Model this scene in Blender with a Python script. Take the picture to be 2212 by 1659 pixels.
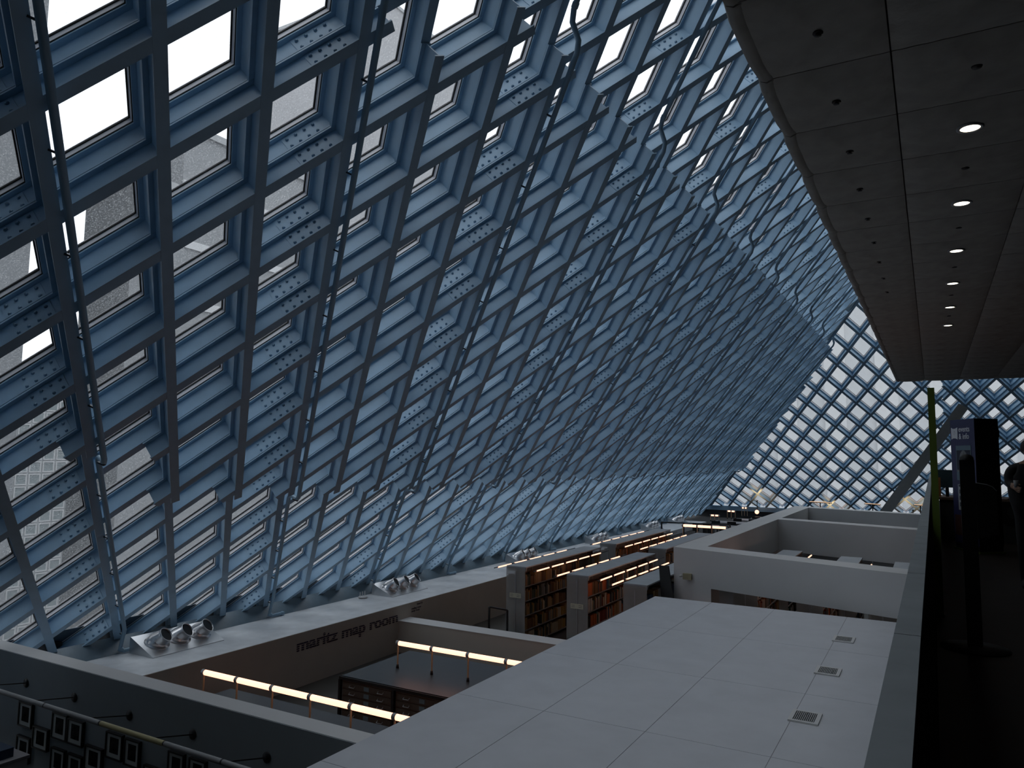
import bpy, bmesh, math, random
import numpy as np
from mathutils import Matrix, Vector

random.seed(7)
for _o in list(bpy.data.objects):
    bpy.data.objects.remove(_o)
SC = bpy.context.scene
COL = SC.collection

# ------------------------------------------------------------------ camera
IMW, IMH = 2212, 1659
PP = np.array([1106, 829.5]); FPX = 1593.87
_y, _p, _r = -0.5172531, 0.09565867, -0.0117664
FW = np.array([math.sin(_y)*math.cos(_p), math.cos(_y)*math.cos(_p), math.sin(_p)])
_rt = np.cross(FW, [0, 0, 1]); _rt /= np.linalg.norm(_rt); _dn = np.cross(FW, _rt)
RT = _rt*math.cos(_r)+_dn*math.sin(_r)
DN = -_rt*math.sin(_r)+_dn*math.cos(_r)
RM = np.stack([RT, DN, FW])
cam_d = bpy.data.cameras.new('camera'); cam = bpy.data.objects.new('camera', cam_d); COL.objects.link(cam)
cam_d.sensor_fit = 'HORIZONTAL'; cam_d.sensor_width = 36; cam_d.lens = 36*FPX/IMW
cam_d.clip_start = 0.05; cam_d.clip_end = 2000
cam.matrix_world = Matrix(((RT[0], -DN[0], -FW[0], 0), (RT[1], -DN[1], -FW[1], 0), (RT[2], -DN[2], -FW[2], 0), (0, 0, 0, 1)))
SC.camera = cam

# ------------------------------------------------------------------ world, exposure
W = bpy.data.worlds.new('overcast_sky'); SC.world = W; W.use_nodes = True
_bg = W.node_tree.nodes['Background']
_bg.inputs[0].default_value = (0.93, 0.965, 1.0, 1); _bg.inputs[1].default_value = 1.7
vs = SC.view_settings
vs.view_transform = 'Standard'; vs.look = 'None'; vs.exposure = 0.0; vs.gamma = 1.0; vs.use_curve_mapping = False

# ------------------------------------------------------------------ helpers
def A(*v): return np.array(v, float)
def ray(px): return RM.T @ np.array([px[0]-PP[0], px[1]-PP[1], FPX])
def onz(px, z): w = ray(px); return w*z/w[2]
def onx(px, x): w = ray(px); return w*x/w[0]
def ony(px, y): w = ray(px); return w*y/w[1]
def proj(p):
    c = RM @ np.asarray(p, float)
    if c[2] < 0.1: return np.array([1e6, 1e6]), c[2]
    return PP+FPX*c[:2]/c[2], c[2]
def s2l(c):
    return tuple(((v/255)/12.92 if v/255 <= 0.04045 else ((v/255+0.055)/1.055)**2.4) for v in c)

MATS = {}
def mat(name, col, rough=0.6, metal=0.0, noise=0.0, nscale=8.0, bump=0.0, bscale=40.0, emit=None, es=0.0, spec=0.5, alpha=1.0):
    if name in MATS: return MATS[name]
    m = bpy.data.materials.new(name); m.use_nodes = True; nt = m.node_tree
    b = nt.nodes['Principled BSDF']
    b.inputs['Base Color'].default_value = (*col, 1); b.inputs['Roughness'].default_value = rough
    b.inputs['Metallic'].default_value = metal; b.inputs['Specular IOR Level'].default_value = spec
    b.inputs['Alpha'].default_value = alpha
    if emit: b.inputs['Emission Color'].default_value = (*emit, 1); b.inputs['Emission Strength'].default_value = es
    if noise or bump:
        tc = nt.nodes.new('ShaderNodeTexCoord')
    if noise:
        n = nt.nodes.new('ShaderNodeTexNoise'); n.inputs['Scale'].default_value = nscale; n.inputs['Detail'].default_value = 5
        nt.links.new(tc.outputs['Object'], n.inputs['Vector'])
        r = nt.nodes.new('ShaderNodeMapRange'); r.inputs[1].default_value = 0.3; r.inputs[2].default_value = 0.7
        r.inputs[3].default_value = 1-noise; r.inputs[4].default_value = 1+noise*0.6
        nt.links.new(n.outputs[0], r.inputs[0])
        mx = nt.nodes.new('ShaderNodeMix'); mx.data_type = 'RGBA'; mx.blend_type = 'MULTIPLY'; mx.inputs[0].default_value = 1
        mx.inputs[6].default_value = (*col, 1); nt.links.new(r.outputs[0], mx.inputs[7]); nt.links.new(mx.outputs[2], b.inputs['Base Color'])
    if bump:
        n2 = nt.nodes.new('ShaderNodeTexNoise'); n2.inputs['Scale'].default_value = bscale; n2.inputs['Detail'].default_value = 4
        nt.links.new(tc.outputs['Object'], n2.inputs['Vector'])
        bp = nt.nodes.new('ShaderNodeBump'); bp.inputs['Strength'].default_value = bump; bp.inputs['Distance'].default_value = 0.02
        nt.links.new(n2.outputs[0], bp.inputs['Height']); nt.links.new(bp.outputs[0], b.inputs['Normal'])
    MATS[name] = m
    return m

def glass_mat(name, tint, trans, speck):
    m = bpy.data.materials.new(name); m.use_nodes = True; nt = m.node_tree; nt.nodes.clear()
    out = nt.nodes.new('ShaderNodeOutputMaterial')
    tr = nt.nodes.new('ShaderNodeBsdfTransparent'); tr.inputs[0].default_value = (tint[0]*trans, tint[1]*trans, tint[2]*trans, 1)
    gl = nt.nodes.new('ShaderNodeBsdfGlossy'); gl.inputs['Roughness'].default_value = 0.03; gl.inputs['Color'].default_value = (0.6, 0.65, 0.7, 1)
    mx = nt.nodes.new('ShaderNodeMixShader'); mx.inputs[0].default_value = 0.03
    nt.links.new(tr.outputs[0], mx.inputs[1]); nt.links.new(gl.outputs[0], mx.inputs[2])
    # rain specks on the outside of the pane
    geo = nt.nodes.new('ShaderNodeNewGeometry')
    n = nt.nodes.new('ShaderNodeTexNoise'); n.inputs['Scale'].default_value = 55; n.inputs['Detail'].default_value = 6; n.inputs['Roughness'].default_value = 0.75
    nt.links.new(geo.outputs['Position'], n.inputs['Vector'])
    rp = nt.nodes.new('ShaderNodeMapRange'); rp.inputs[1].default_value = 0.5; rp.inputs[2].default_value = 0.74
    rp.inputs[3].default_value = 0.0; rp.inputs[4].default_value = speck
    nt.links.new(n.outputs[0], rp.inputs[0])
    tl = nt.nodes.new('ShaderNodeBsdfTranslucent'); tl.inputs[0].default_value = (0.9, 0.92, 0.94, 1)
    m2 = nt.nodes.new('ShaderNodeMixShader')
    nt.links.new(rp.outputs[0], m2.inputs[0]); nt.links.new(mx.outputs[0], m2.inputs[1]); nt.links.new(tl.outputs[0], m2.inputs[2])
    nt.links.new(m2.outputs[0], out.inputs[0])
    return m

def plain_glass():
    m = bpy.data.materials.new('plain_far_glass'); m.use_nodes = True; nt = m.node_tree; nt.nodes.clear()
    out = nt.nodes.new('ShaderNodeOutputMaterial'); tr = nt.nodes.new('ShaderNodeBsdfTransparent'); tr.inputs[0].default_value = (0.80, 0.83, 0.86, 1)
    gl = nt.nodes.new('ShaderNodeBsdfGlossy'); gl.inputs['Roughness'].default_value = 0.05
    mx = nt.nodes.new('ShaderNodeMixShader'); mx.inputs[0].default_value = 0.05
    nt.links.new(tr.outputs[0], mx.inputs[1]); nt.links.new(gl.outputs[0], mx.inputs[2]); nt.links.new(mx.outputs[0], out.inputs[0])
    return m
M_PLAIN = plain_glass()

class MB:
    """collects faces; build() links them as one mesh object"""
    def __init__(s): s.v = []; s.f = []; s.mi = []; s.m = 0; s.sm = []
    def face(s, pts, smooth=False):
        k = len(s.v); s.v += [tuple(map(float, p)) for p in pts]; s.f.append(tuple(range(k, k+len(pts)))); s.mi.append(s.m); s.sm.append(smooth)
    def mesh(s, verts, faces, smooth=False):
        k = len(s.v); s.v += [tuple(map(float, p)) for p in verts]
        for f in faces: s.f.append(tuple(i+k for i in f)); s.mi.append(s.m); s.sm.append(smooth)
    def hexa(s, p):   # 8 points: bottom loop 0-3, top loop 4-7
        s.mesh(p, [(3, 2, 1, 0), (4, 5, 6, 7), (0, 1, 5, 4), (1, 2, 6, 5), (2, 3, 7, 6), (3, 0, 4, 7)])
    def box(s, a, b):
        (x0, y0, z0), (x1, y1, z1) = a, b
        x0, x1 = min(x0, x1), max(x0, x1); y0, y1 = min(y0, y1), max(y0, y1); z0, z1 = min(z0, z1), max(z0, z1)
        s.hexa([(x0, y0, z0), (x1, y0, z0), (x1, y1, z0), (x0, y1, z0), (x0, y0, z1), (x1, y0, z1), (x1, y1, z1), (x0, y1, z1)])
    def prism(s, poly, vec):   # polygon (3d points) extruded by vec
        n = len(poly); poly = [np.asarray(p, float) for p in poly]; vec = np.asarray(vec, float)
        v = poly+[p+vec for p in poly]
        s.mesh(v, [tuple(range(n))[::-1], tuple(range(n, 2*n))]+[(i, (i+1) % n, (i+1) % n+n, i+n) for i in range(n)])
    def ibeam(s, p0, p1, wdir, ndir, depth, hw=0.066, tf=0.022, tw=0.009):
        # ndir points from the inner flange face outwards
        p0, p1 = np.asarray(p0, float), np.asarray(p1, float)
        sec = [(-hw, 0), (hw, 0), (hw, tf), (tw, tf), (tw, depth-tf), (hw, depth-tf), (hw, depth), (-hw, depth), (-hw, depth-tf), (-tw, depth-tf), (-tw, tf), (-hw, tf)]
        a = [p0+wdir*x+ndir*y for x, y in sec]; b = [p1+wdir*x+ndir*y for x, y in sec]
        n = 12
        s.mesh(a+b, [(i, (i+1) % n, (i+1) % n+n, i+n) for i in range(n)])
        for L in (a, b):
            s.face([L[0], L[1], L[2], L[11]]); s.face([L[3], L[4], L[9], L[10]]); s.face([L[8], L[5], L[6], L[7]])
    def bar(s, p0, p1, w, h, up=(0, 0, 1)):
        p0, p1, up = np.asarray(p0, float), np.asarray(p1, float), np.asarray(up, float)
        d = p1-p0; d /= np.linalg.norm(d); x = np.cross(d, up); x /= np.linalg.norm(x); u = np.cross(x, d)
        c = [-x*w/2-u*h/2, x*w/2-u*h/2, x*w/2+u*h/2, -x*w/2+u*h/2]
        s.hexa([p0+k for k in c]+[p1+k for k in c])
    def tube(s, path, r, n=10, cap=True):
        path = [np.asarray(p, float) for p in path]; rings = []; prev = None
        for k, p in enumerate(path):
            t = np.zeros(3)
            if k > 0: t += (p-path[k-1])/np.linalg.norm(p-path[k-1])
            if k < len(path)-1: t += (path[k+1]-p)/np.linalg.norm(path[k+1]-p)
            t /= np.linalg.norm(t)
            if prev is None:
                ref = A(0, 0, 1) if abs(t[2]) < 0.9 else A(1, 0, 0)
                x = np.cross(t, ref)
            else: x = prev-t*(prev@t)
            x /= np.linalg.norm(x); prev = x; y = np.cross(t, x)
            rr = r[k] if hasattr(r, '__len__') else r
            rings.append([p+rr*(x*math.cos(2*math.pi*q/n)+y*math.sin(2*math.pi*q/n)) for q in range(n)])
        v = [q for R_ in rings for q in R_]; f = []
        for k in range(len(rings)-1):
            for q in range(n): f.append((k*n+q, k*n+(q+1) % n, (k+1)*n+(q+1) % n, (k+1)*n+q))
        s.mesh(v, f, True)
        if cap:
            s.face(rings[0][::-1]); s.face(rings[-1])
    def lathe(s, prof, o, ax, n=20, smooth=True):   # prof: (radius, height) along axis ax from o
        ax = np.asarray(ax, float); ax /= np.linalg.norm(ax); o = np.asarray(o, float)
        ref = A(0, 0, 1) if abs(ax[2]) < 0.9 else A(1, 0, 0)
        x = np.cross(ax, ref); x /= np.linalg.norm(x); y = np.cross(ax, x)
        v = []; f = []
        for (r, h) in prof:
            for q in range(n): v.append(o+ax*h+r*(x*math.cos(2*math.pi*q/n)+y*math.sin(2*math.pi*q/n)))
        for k in range(len(prof)-1):
            for q in range(n): f.append((k*n+q, k*n+(q+1) % n, (k+1)*n+(q+1) % n, (k+1)*n+q))
        s.mesh(v, f, smooth)
    def disc(s, o, ax, r, n=24):
        ax = np.asarray(ax, float); ax /= np.linalg.norm(ax); o = np.asarray(o, float)
        ref = A(0, 0, 1) if abs(ax[2]) < 0.9 else A(1, 0, 0)
        x = np.cross(ax, ref); x /= np.linalg.norm(x); y = np.cross(ax, x)
        s.face([o+r*(x*math.cos(2*math.pi*q/n)+y*math.sin(2*math.pi*q/n)) for q in range(n)])
    def data(s, name, mats):
        me = bpy.data.meshes.new(name); me.from_pydata(s.v, [], s.f)
        for m in (mats if isinstance(mats, (list, tuple)) else [mats]): me.materials.append(m)
        me.polygons.foreach_set('material_index', s.mi); me.polygons.foreach_set('use_smooth', s.sm)
        bm = bmesh.new(); bm.from_mesh(me); bmesh.ops.recalc_face_normals(bm, faces=bm.faces); bm.to_mesh(me); bm.free()
        return me
    def build(s, name, mats, parent=None, loc=None):
        if loc is not None:
            l = np.asarray(loc, float)
            s.v = [tuple(np.asarray(p)-l) for p in s.v]
        return link(name, s.data(name, mats), parent, loc)

def link(name, me, parent=None, loc=None):
    o = bpy.data.objects.new(name, me); COL.objects.link(o)
    if loc is not None: o.location = loc
    if parent is not None: o.parent = parent
    return o
def tag(o, label, cat, group=None):
    o['label'] = label; o['category'] = cat
    if group: o['group'] = group
    return o
def thing(name, label, cat, loc=(0, 0, 0), group=None):
    o = bpy.data.objects.new(name, None); COL.objects.link(o); o.location = loc; o.empty_display_size = 0.2
    return tag(o, label, cat, group)
def struct(o, label=None, cat=None):
    o['kind'] = 'structure'
    if label: o['label'] = label
    if cat: o['category'] = cat
    return o
def stuff(o): o['kind'] = 'stuff'; return o
def shift(mb, loc):
    l = np.asarray(loc, float); mb.v = [tuple(np.asarray(p)-l) for p in mb.v]; return mb
def part(name, mb, m, parent):
    """world-coordinate shape as a part of an Empty that has only a location"""
    return link(name, shift(mb, parent.location).data(name, m), parent)
def sub(name, mb, m, parent, root):
    return link(name, shift(mb, root.location).data(name, m), parent)

def text_mesh(body, size, m, o, xdir, ydir, extrude=0.002, offset=0.0, align='LEFT', stripes=None, spacing=1.0):
    cu = bpy.data.curves.new('lettering', 'FONT'); cu.body = body; cu.size = size; cu.extrude = extrude; cu.offset = offset
    cu.align_x = align; cu.space_character = spacing; cu.resolution_u = 4
    ob = bpy.data.objects.new('lettering', cu); COL.objects.link(ob)
    dg = bpy.context.evaluated_depsgraph_get(); me = bpy.data.meshes.new_from_object(ob.evaluated_get(dg))
    bpy.data.objects.remove(ob)
    if stripes:
        pitch, gap, lo, hi = stripes
        full = bmesh.new(); y = lo
        while y < hi:
            b = bmesh.new(); b.from_mesh(me)
            for (yy, nrm) in ((y, (0, -1, 0)), (y+pitch-gap, (0, 1, 0))):
                bmesh.ops.bisect_plane(b, geom=b.verts[:]+b.edges[:]+b.faces[:], plane_co=(0, yy, 0), plane_no=nrm, clear_outer=True)
            t = bpy.data.meshes.new('t'); b.to_mesh(t); b.free(); full.from_mesh(t); bpy.data.meshes.remove(t)
            y += pitch
        full.to_mesh(me); full.free()
    xd, yd = Vector(xdir).normalized(), Vector(ydir).normalized(); zd = xd.cross(yd)
    M = Matrix(((xd[0], yd[0], zd[0], o[0]), (xd[1], yd[1], zd[1], o[1]), (xd[2], yd[2], zd[2], o[2]), (0, 0, 0, 1)))
    me.transform(M); me.materials.clear(); me.materials.append(m)
    return me

# ------------------------------------------------------------------ materials
M_BEAM = mat('painted_steel_pale_blue', (0.32, 0.475, 0.62), 0.42, noise=0.06, nscale=5)
M_PIPE = mat('painted_pipe_blue', (0.26, 0.40, 0.52), 0.4)
M_MULL = mat('aluminium_mullion', (0.78, 0.77, 0.80), 0.4, metal=0.0)
M_GASK = mat('black_rubber_gasket', (0.006, 0.006, 0.007), 0.6)
M_BOLT = mat('bolt_steel_blue', (0.16, 0.26, 0.36), 0.35, metal=0.3)
M_GLASS = glass_mat('rain_wet_glass', (0.97, 0.985, 1.0), 0.93, 0.45)
M_GLASSF = glass_mat('hazy_far_glass', (0.96, 0.985, 1.0), 0.92, 0.2)
M_WHITE = mat('white_plaster', (0.66, 0.66, 0.66), 0.75, noise=0.03, nscale=1.5)
M_SLAB = mat('white_painted_roof_board', (0.575, 0.595, 0.635), 0.7, noise=0.05, nscale=2.5)
M_SEAM = mat('board_joint_grey', (0.36, 0.37, 0.40), 0.8)
M_SILL = mat('cast_sill_grey', (0.64, 0.67, 0.70), 0.55, noise=0.12, nscale=3.5)
M_FLOOR = mat('polished_concrete_floor', (0.065, 0.062, 0.057), 0.4, noise=0.15, nscale=2)
M_DARKFL = mat('dark_oiled_wood_floor', (0.016, 0.011, 0.008), 0.6, noise=0.3, nscale=3, spec=0.2)
M_CEIL = mat('quilted_grey_fabric', (0.36, 0.345, 0.315), 0.9, noise=0.14, nscale=4, bump=0.8, bscale=7, spec=0.1)
M_CHAN = mat('base_channel_steel', (0.12, 0.17, 0.21), 0.45, noise=0.08)
M_INFILL = mat('infill_plate_dark_blue', (0.05, 0.075, 0.10), 0.5)
M_BLACK = mat('black_matte', (0.004, 0.004, 0.005), 0.55)
M_BMET = mat('black_metal', (0.012, 0.012, 0.014), 0.4)
M_STEEL = mat('spun_aluminium', (0.72, 0.72, 0.73), 0.28, metal=0.9)
M_GALV = mat('galvanised_plate', (0.55, 0.57, 0.59), 0.33, metal=0.8)
M_LAMP = mat('warm_light_tube', (1, 0.9, 0.75), 0.4, emit=(1.0, 0.46, 0.30), es=2.3)
M_LAMP2 = mat('warm_shelf_light_tube', (1, 0.9, 0.75), 0.4, emit=(1.0, 0.50, 0.33), es=2.1)
M_DOWN = mat('downlight_lens', (1, 0.95, 0.85), 0.4, emit=(1.0, 0.88, 0.70), es=5.0)
M_BRASS = mat('warm_metal_post', (0.55, 0.42, 0.28), 0.4, metal=0.4)
M_GREYM = mat('grey_metal', (0.30, 0.31, 0.32), 0.45, metal=0.4)

# ================================================================== LEFT SLOPED GLASS WALL
KS = 1.2192/0.80513511
TL = 0.76485772
OL = A(-3.36897123, 1.34522781, 2.8678122)*KS
AL = 1.2192; BL = 1.3611106*KS
SL = A(math.cos(TL), 0, math.sin(TL)); YV = A(0, 1, 0)
EI = (AL*YV+BL*SL)/2; EJ = (AL*YV-BL*SL)/2
NINL = A(math.sin(TL), 0, -math.cos(TL)); NOUTL = -NINL
# far glass wall
AF = 1.2192; SF_ = A(0, -0.833, 0.5533); SF_ /= np.linalg.norm(SF_); BF = 2.12
OF = A(-2.777, 36.40, 7.0)
FA = (A(AF, 0, 0)-BF*SF_)/2; FB = (-A(AF, 0, 0)-BF*SF_)/2
NOUTF = A(0, 0.5533, 0.833); NOUTF /= np.linalg.norm(NOUTF)
DEP = 0.31

def clip_line(p, d, planes, t0=-1e3, t1=1e3):
    """planes: (point, normal) keep side normal.(x-point) >= 0"""
    for (q, n) in planes:
        a = n@(p-q); b = n@d
        if abs(b) < 1e-9:
            if a < 0: return None
            continue
        t = -a/b
        if b > 0: t0 = max(t0, t)
        else: t1 = min(t1, t)
    return (t0, t1) if t1-t0 > 0.05 else None
def clip_poly(poly, planes):
    for (q, n) in planes:
        out = []
        for k in range(len(poly)):
            a, b = poly[k], poly[(k+1) % len(poly)]; da, db = n@(a-q), n@(b-q)
            if da >= 0: out.append(a)
            if (da >= 0) != (db >= 0): out.append(a+(b-a)*da/(da-db))
        poly = out
        if len(poly) < 3: return []
    return poly

class Lattice:
    def __init__(s, o, u, v, nout, wall):
        s.o, s.u, s.v, s.n, s.wall = o, u, v, nout, wall
        s.uh = u/np.linalg.norm(u); s.vh = v/np.linalg.norm(v)
        s.wu = np.cross(nout, s.uh); s.wv = np.cross(nout, s.vh)   # in-plane perpendicular to each family
    def pt(s, i, j, d=0.0): return s.o+i*s.u+j*s.v+d*s.n
    def beam(s, fam, k, t0, t1, d, dep=DEP):
        mb = MB()
        if fam == 'M': p0, p1, w = s.pt(k, t0, d), s.pt(k, t1, d), s.wv
        else: p0, p1, w = s.pt(t0, k, d+0.003), s.pt(t1, k, d+0.003), s.wu; dep -= 0.006
        mb.ibeam(p0, p1, w, s.n, dep)
        return mb.build('beam', M_BEAM, s.wall)
    def pane_meshes(s, gm, dg):
        def dia(h, d): return [h*(-s.u-s.v)+d*s.n, h*(s.u-s.v)+d*s.n, h*(s.u+s.v)+d*s.n, h*(-s.u+s.v)+d*s.n]
        g = MB(); g.hexa(dia(0.43, 0)+dia(0.43, 0.024))
        fr = MB()
        def ring(h0, h1, d0, d1):
            a, b, c, e = dia(h0, d0), dia(h1, d0), dia(h0, d1), dia(h1, d1)
            for k in range(4):
                q = (k+1) % 4
                fr.face([a[k], a[q], b[q], b[k]]); fr.face([c[k], e[k], e[q], c[q]]); fr.face([b[k], b[q], e[q], e[k]]); fr.face([a[k], c[k], c[q], a[q]])
        fr.m = 0; ring(0.5, 0.430, -0.078, 0.03)
        fr.m = 1; ring(0.437, 0.4295, -0.084, -0.074); ring(0.4305, 0.417, -0.017, 0.0)
        return g.data('pane', gm), fr.data('pane_frame', [M_MULL, M_GASK])

def wall_empty(name, label):
    o = bpy.data.objects.new(name, None); COL.objects.link(o); o['kind'] = 'structure'; o['label'] = label
    return o

# --- left wall base channel is the wall's own mesh
SILL_Z = -3.86; SILL_X = -11.97; SILL_B = -13.66
ch = MB()
ch.prism([(-13.70, 2, SILL_Z+0.002), (-13.62, 2, SILL_Z+0.002), (-13.92, 2, -3.60), (-14.02, 2, -3.66)], (0, 43.5, 0))
wall_left = struct(ch.build('wall_left', M_CHAN), 'sloping wall of diamond glass panes in pale blue steel beams')
LAT = Lattice(OL, EI, EJ, NOUTL, wall_left)
PL_BASE = (A(0, 0, -4.05), A(0, 0, 1)); PL_TOP = (A(0, 0, 8.3), A(0, 0, -1)); PL_NEAR = (A(0, 1.75, 0), A(0, 1, 0))
PL_FAR = (OF+NOUTF*0.15, -NOUTF)
planesL = [PL_BASE, PL_TOP, PL_NEAR, PL_FAR]
IR, JR = range(-6, 52), range(-8, 60)
# first layer of beams, against the glass
for i in IR:
    c = clip_line(LAT.pt(i, 0, DEP), EJ, planesL)
    if c: LAT.beam('M', i, c[0], c[1], DEP)
for j in JR:
    c = clip_line(LAT.pt(0, j, DEP), EI, planesL)
    if c: LAT.beam('N', j, c[0], c[1], DEP)
# second, inner layer over the middle band
def Tt(i): return 0 if i <= 4 else 1
def Bb(i): return -7 if i >= 1 else -6
for i in IR:
    c = clip_line(LAT.pt(i, 0, 0), EJ, planesL, i-Tt(i)-0.38, i-Bb(i)+0.22)
    if c: LAT.beam('M', i, c[0], c[1], 0.0, DEP-0.002)
def nrange(j):
    i0 = j-7 if j-7 >= 1 else j-6
    i1 = j+1 if j+1 >= 5 else j
    return i0, i1
for j in JR:
    i0, i1 = nrange(j)
    c = clip_line(LAT.pt(0, j, 0), EI, planesL, i0-0.28, i1+0.32)
    if c: LAT.beam('N', j, c[0], c[1], 0.0, DEP-0.002)
# panes
DG = 0.70
def make_panes(lat, rI, rJ, d, planes, gm, wall, limit, corners=0.43):
    gme, fme = lat.pane_meshes(gm, d)
    full = []; cut = MB()
    for i in rI:
        for j in rJ:
            c = lat.pt(i+0.5, j+0.5, d)
            cor = [c+corners*(a*lat.u+b*lat.v) for a, b in ((-1, -1), (1, -1), (1, 1), (-1, 1))]
            q, dep = proj(c)
            poly = clip_poly(cor, planes)
            if not poly: continue
            if len(poly) == 4 and all(np.allclose(x, y) for x, y in zip(poly, cor)):
                inview = -160 < q[0] < 2372 and -160 < q[1] < 1800
                full.append((0 if inview else 1, dep if dep > 0 else 1e4, c))
            else:
                cut.prism(poly, lat.n*0.02)
    full.sort(key=lambda t: (t[0], t[1]))
    for k, (v_, dep, c) in enumerate(full[:limit]):
        p = link('pane', gme, wall, c); link('pane_frame', fme, p)
    rest = MB(); restf = MB()
    gv = [np.array(x.co) for x in gme.vertices]; gf = [tuple(p.vertices) for p in gme.polygons]
    fv = [np.array(x.co) for x in fme.vertices]
    for (_, _, c) in full[limit:]:
        rest.face([c+x for x in gv[:4]])
        for p in fme.polygons:
            restf.m = p.material_index; restf.mesh([c+fv[q] for q in p.vertices], [tuple(range(len(p.vertices)))])
    if rest.v:
        stuff(rest.build('far_panes', M_PLAIN, wall)); stuff(restf.build('far_pane_frames', [M_MULL, M_GASK], wall))
    if cut.v: stuff(cut.build('edge_panes', gm, wall))
planesLP = [(A(0, 0, -3.62), A(0, 0, 1)), PL_TOP, PL_NEAR, (OF+NOUTF*0.45, -NOUTF)]
make_panes(LAT, IR, JR, DG, planesLP, M_GLASS, wall_left, 300)
# dark infill strip along the foot of the glass
inf = MB()
pz = lambda z, d: OL+SL*((z-OL[2])/SL[2])+NOUTL*d
def on_left(z, d, y):
    # point of the left plane offset d at height z
    q = OL+NOUTL*d; t = (z-q[2])/SL[2]; p = q+SL*t; return A(p[0], y, z)
inf.prism([on_left(-4.3, 0.64, 2), on_left(-3.30, 0.64, 2), on_left(-3.30, 0.66, 2), on_left(-4.3, 0.66, 2)], (0, 44, 0))
inf.build('infill_plate', M_INFILL, wall_left)
# bolted splice plates
def splice_meshes():
    pl = MB(); bo = MB()
    ln = np.linalg.norm(EI); w = LAT.wu; n = NOUTL; u = LAT.uh
    for sgn in (1, -1):
        o = w*sgn*0.009
        a = [u*x*ln+n*y for x, y in ((-0.2, 0.035), (0.2, 0.035), (0.2, 0.275), (-0.2, 0.275))]
        pl.hexa([p+o for p in a]+[p+o+w*sgn*0.007 for p in a])
        for bx in (-0.15, -0.05, 0.05, 0.15):
            for by in (0.09, 0.22):
                bo.lathe([(0.021, 0), (0.021, 0.011), (0.014, 0.020), (0.0005, 0.023)], u*bx*ln+n*by+w*sgn*0.016, w*sgn, 8)
    return pl.data('splice_plate', M_BEAM), bo.data('bolts', M_BOLT)
SPM, BOM = splice_meshes()
spots = []
for k in range(-2, 18):
    ic = 3*k-0.30
    for j in JR:
        for lay in (0, 1):
            p = LAT.pt(ic, j, DEP if lay == 0 else 0.0)
            if not (-4.0 < p[2] < 8.2 and p[1] > -1 and (OF-p)@NOUTF > 0.1): continue
            if lay == 1:
                i0, i1 = nrange(j)
                if not (i0 <= ic <= i1): continue
            q, dep = proj(p)
            if -60 < q[0] < 2000 and -60 < q[1] < 1500 and dep > 0: spots.append((dep, p))
spots.sort(key=lambda t: t[0])
for dep, p in spots[:300]:
    s_ = link('splice_plate', SPM, wall_left, p); stuff(link('bolts', BOM, s_))
if len(spots) > 300:
    r1 = MB(); r2 = MB()
    for me, r in ((SPM, r1), (BOM, r2)):
        vv = [np.array(x.co) for x in me.vertices]; ff = [tuple(p.vertices) for p in me.polygons]
        for dep, p in spots[300:]: r.mesh([p+x for x in vv], ff)
    stuff(r1.build('far_splice_plates', M_BEAM, wall_left)); stuff(r2.build('far_bolts', M_BOLT, wall_left))
# black drain holes in the infill every third bay
for k in range(0, 12):
    y = 9.05+k*3.6576-0.95
    h = MB(); h.lathe([(0.10, -0.01), (0.10, 0.02), (0.001, 0.02)], on_left(-3.62, 0.60, y), NINL, 18); h.build('drain_hole', M_BLACK, wall_left)

# ================================================================== FAR GLASS WALL
fb = MB()
def on_far(z, d, x):
    q = OF+NOUTF*d; t = (z-q[2])/SF_[2]; p = q+SF_*t; return A(x, p[1], z)
y_b = on_far(-3.35, 0, 0)[1]
fb.box((-14.6, y_b-0.05, -3.62), (9, y_b+0.5, -3.32))
wall_back = struct(fb.build('wall_back', M_BEAM), 'far sloping wall of diamond glass panes in pale blue steel beams')
low = MB(); low.box((-14.6, y_b+0.02, -5.1), (9, y_b+0.5, -3.62)); low.build('low_wall', mat('dark_low_wall', (0.03, 0.032, 0.035), 0.7), wall_back)
FLAT = Lattice(OF, FA, FB, NOUTF, wall_back)
PLH = (OL+NOUTL*(DEP+0.1), NINL)    # inside of the left wall
planesF = [(A(0, 0, -3.40), A(0, 0, 1)), (A(0, 0, 8.4), A(0, 0, -1)), PLH, (A(9, 0, 0), A(-1, 0, 0))]
RI, RJ = range(-16, 34), range(-22, 26)
for i in RI:
    c = clip_line(FLAT.pt(i, 0, 0), FB, planesF)
    if c: FLAT.beam('M', i, c[0], c[1], 0.0)
for j in RJ:
    c = clip_line(FLAT.pt(0, j, 0), FA, planesF)
    if c: FLAT.beam('N', j, c[0], c[1], 0.0)
planesF2 = [(A(0, 0, 0.55), A(0, 0, 1)), (A(0, 0, 6.0), A(0, 0, -1)), (A(0.55, 0, 0), A(1, 0, 0)), (A(9, 0, 0), A(-1, 0, 0))]
for i in RI:
    c = clip_line(FLAT.pt(i, 0, -DEP), FB, planesF2)
    if c: FLAT.beam('M', i, c[0], c[1], -DEP, DEP-0.002)
for j in RJ:
    c = clip_line(FLAT.pt(0, j, -DEP), FA, planesF2)
    if c: FLAT.beam('N', j, c[0], c[1], -DEP, DEP-0.002)
planesFP = [(A(0, 0, -3.3), A(0, 0, 1)), (A(0, 0, 8.4), A(0, 0, -1)), (OL+NOUTL*0.62, NINL), (A(9, 0, 0), A(-1, 0, 0))]
make_panes(FLAT, RI, RJ, 0.39, planesFP, M_GLASSF, wall_back, 280)
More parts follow.
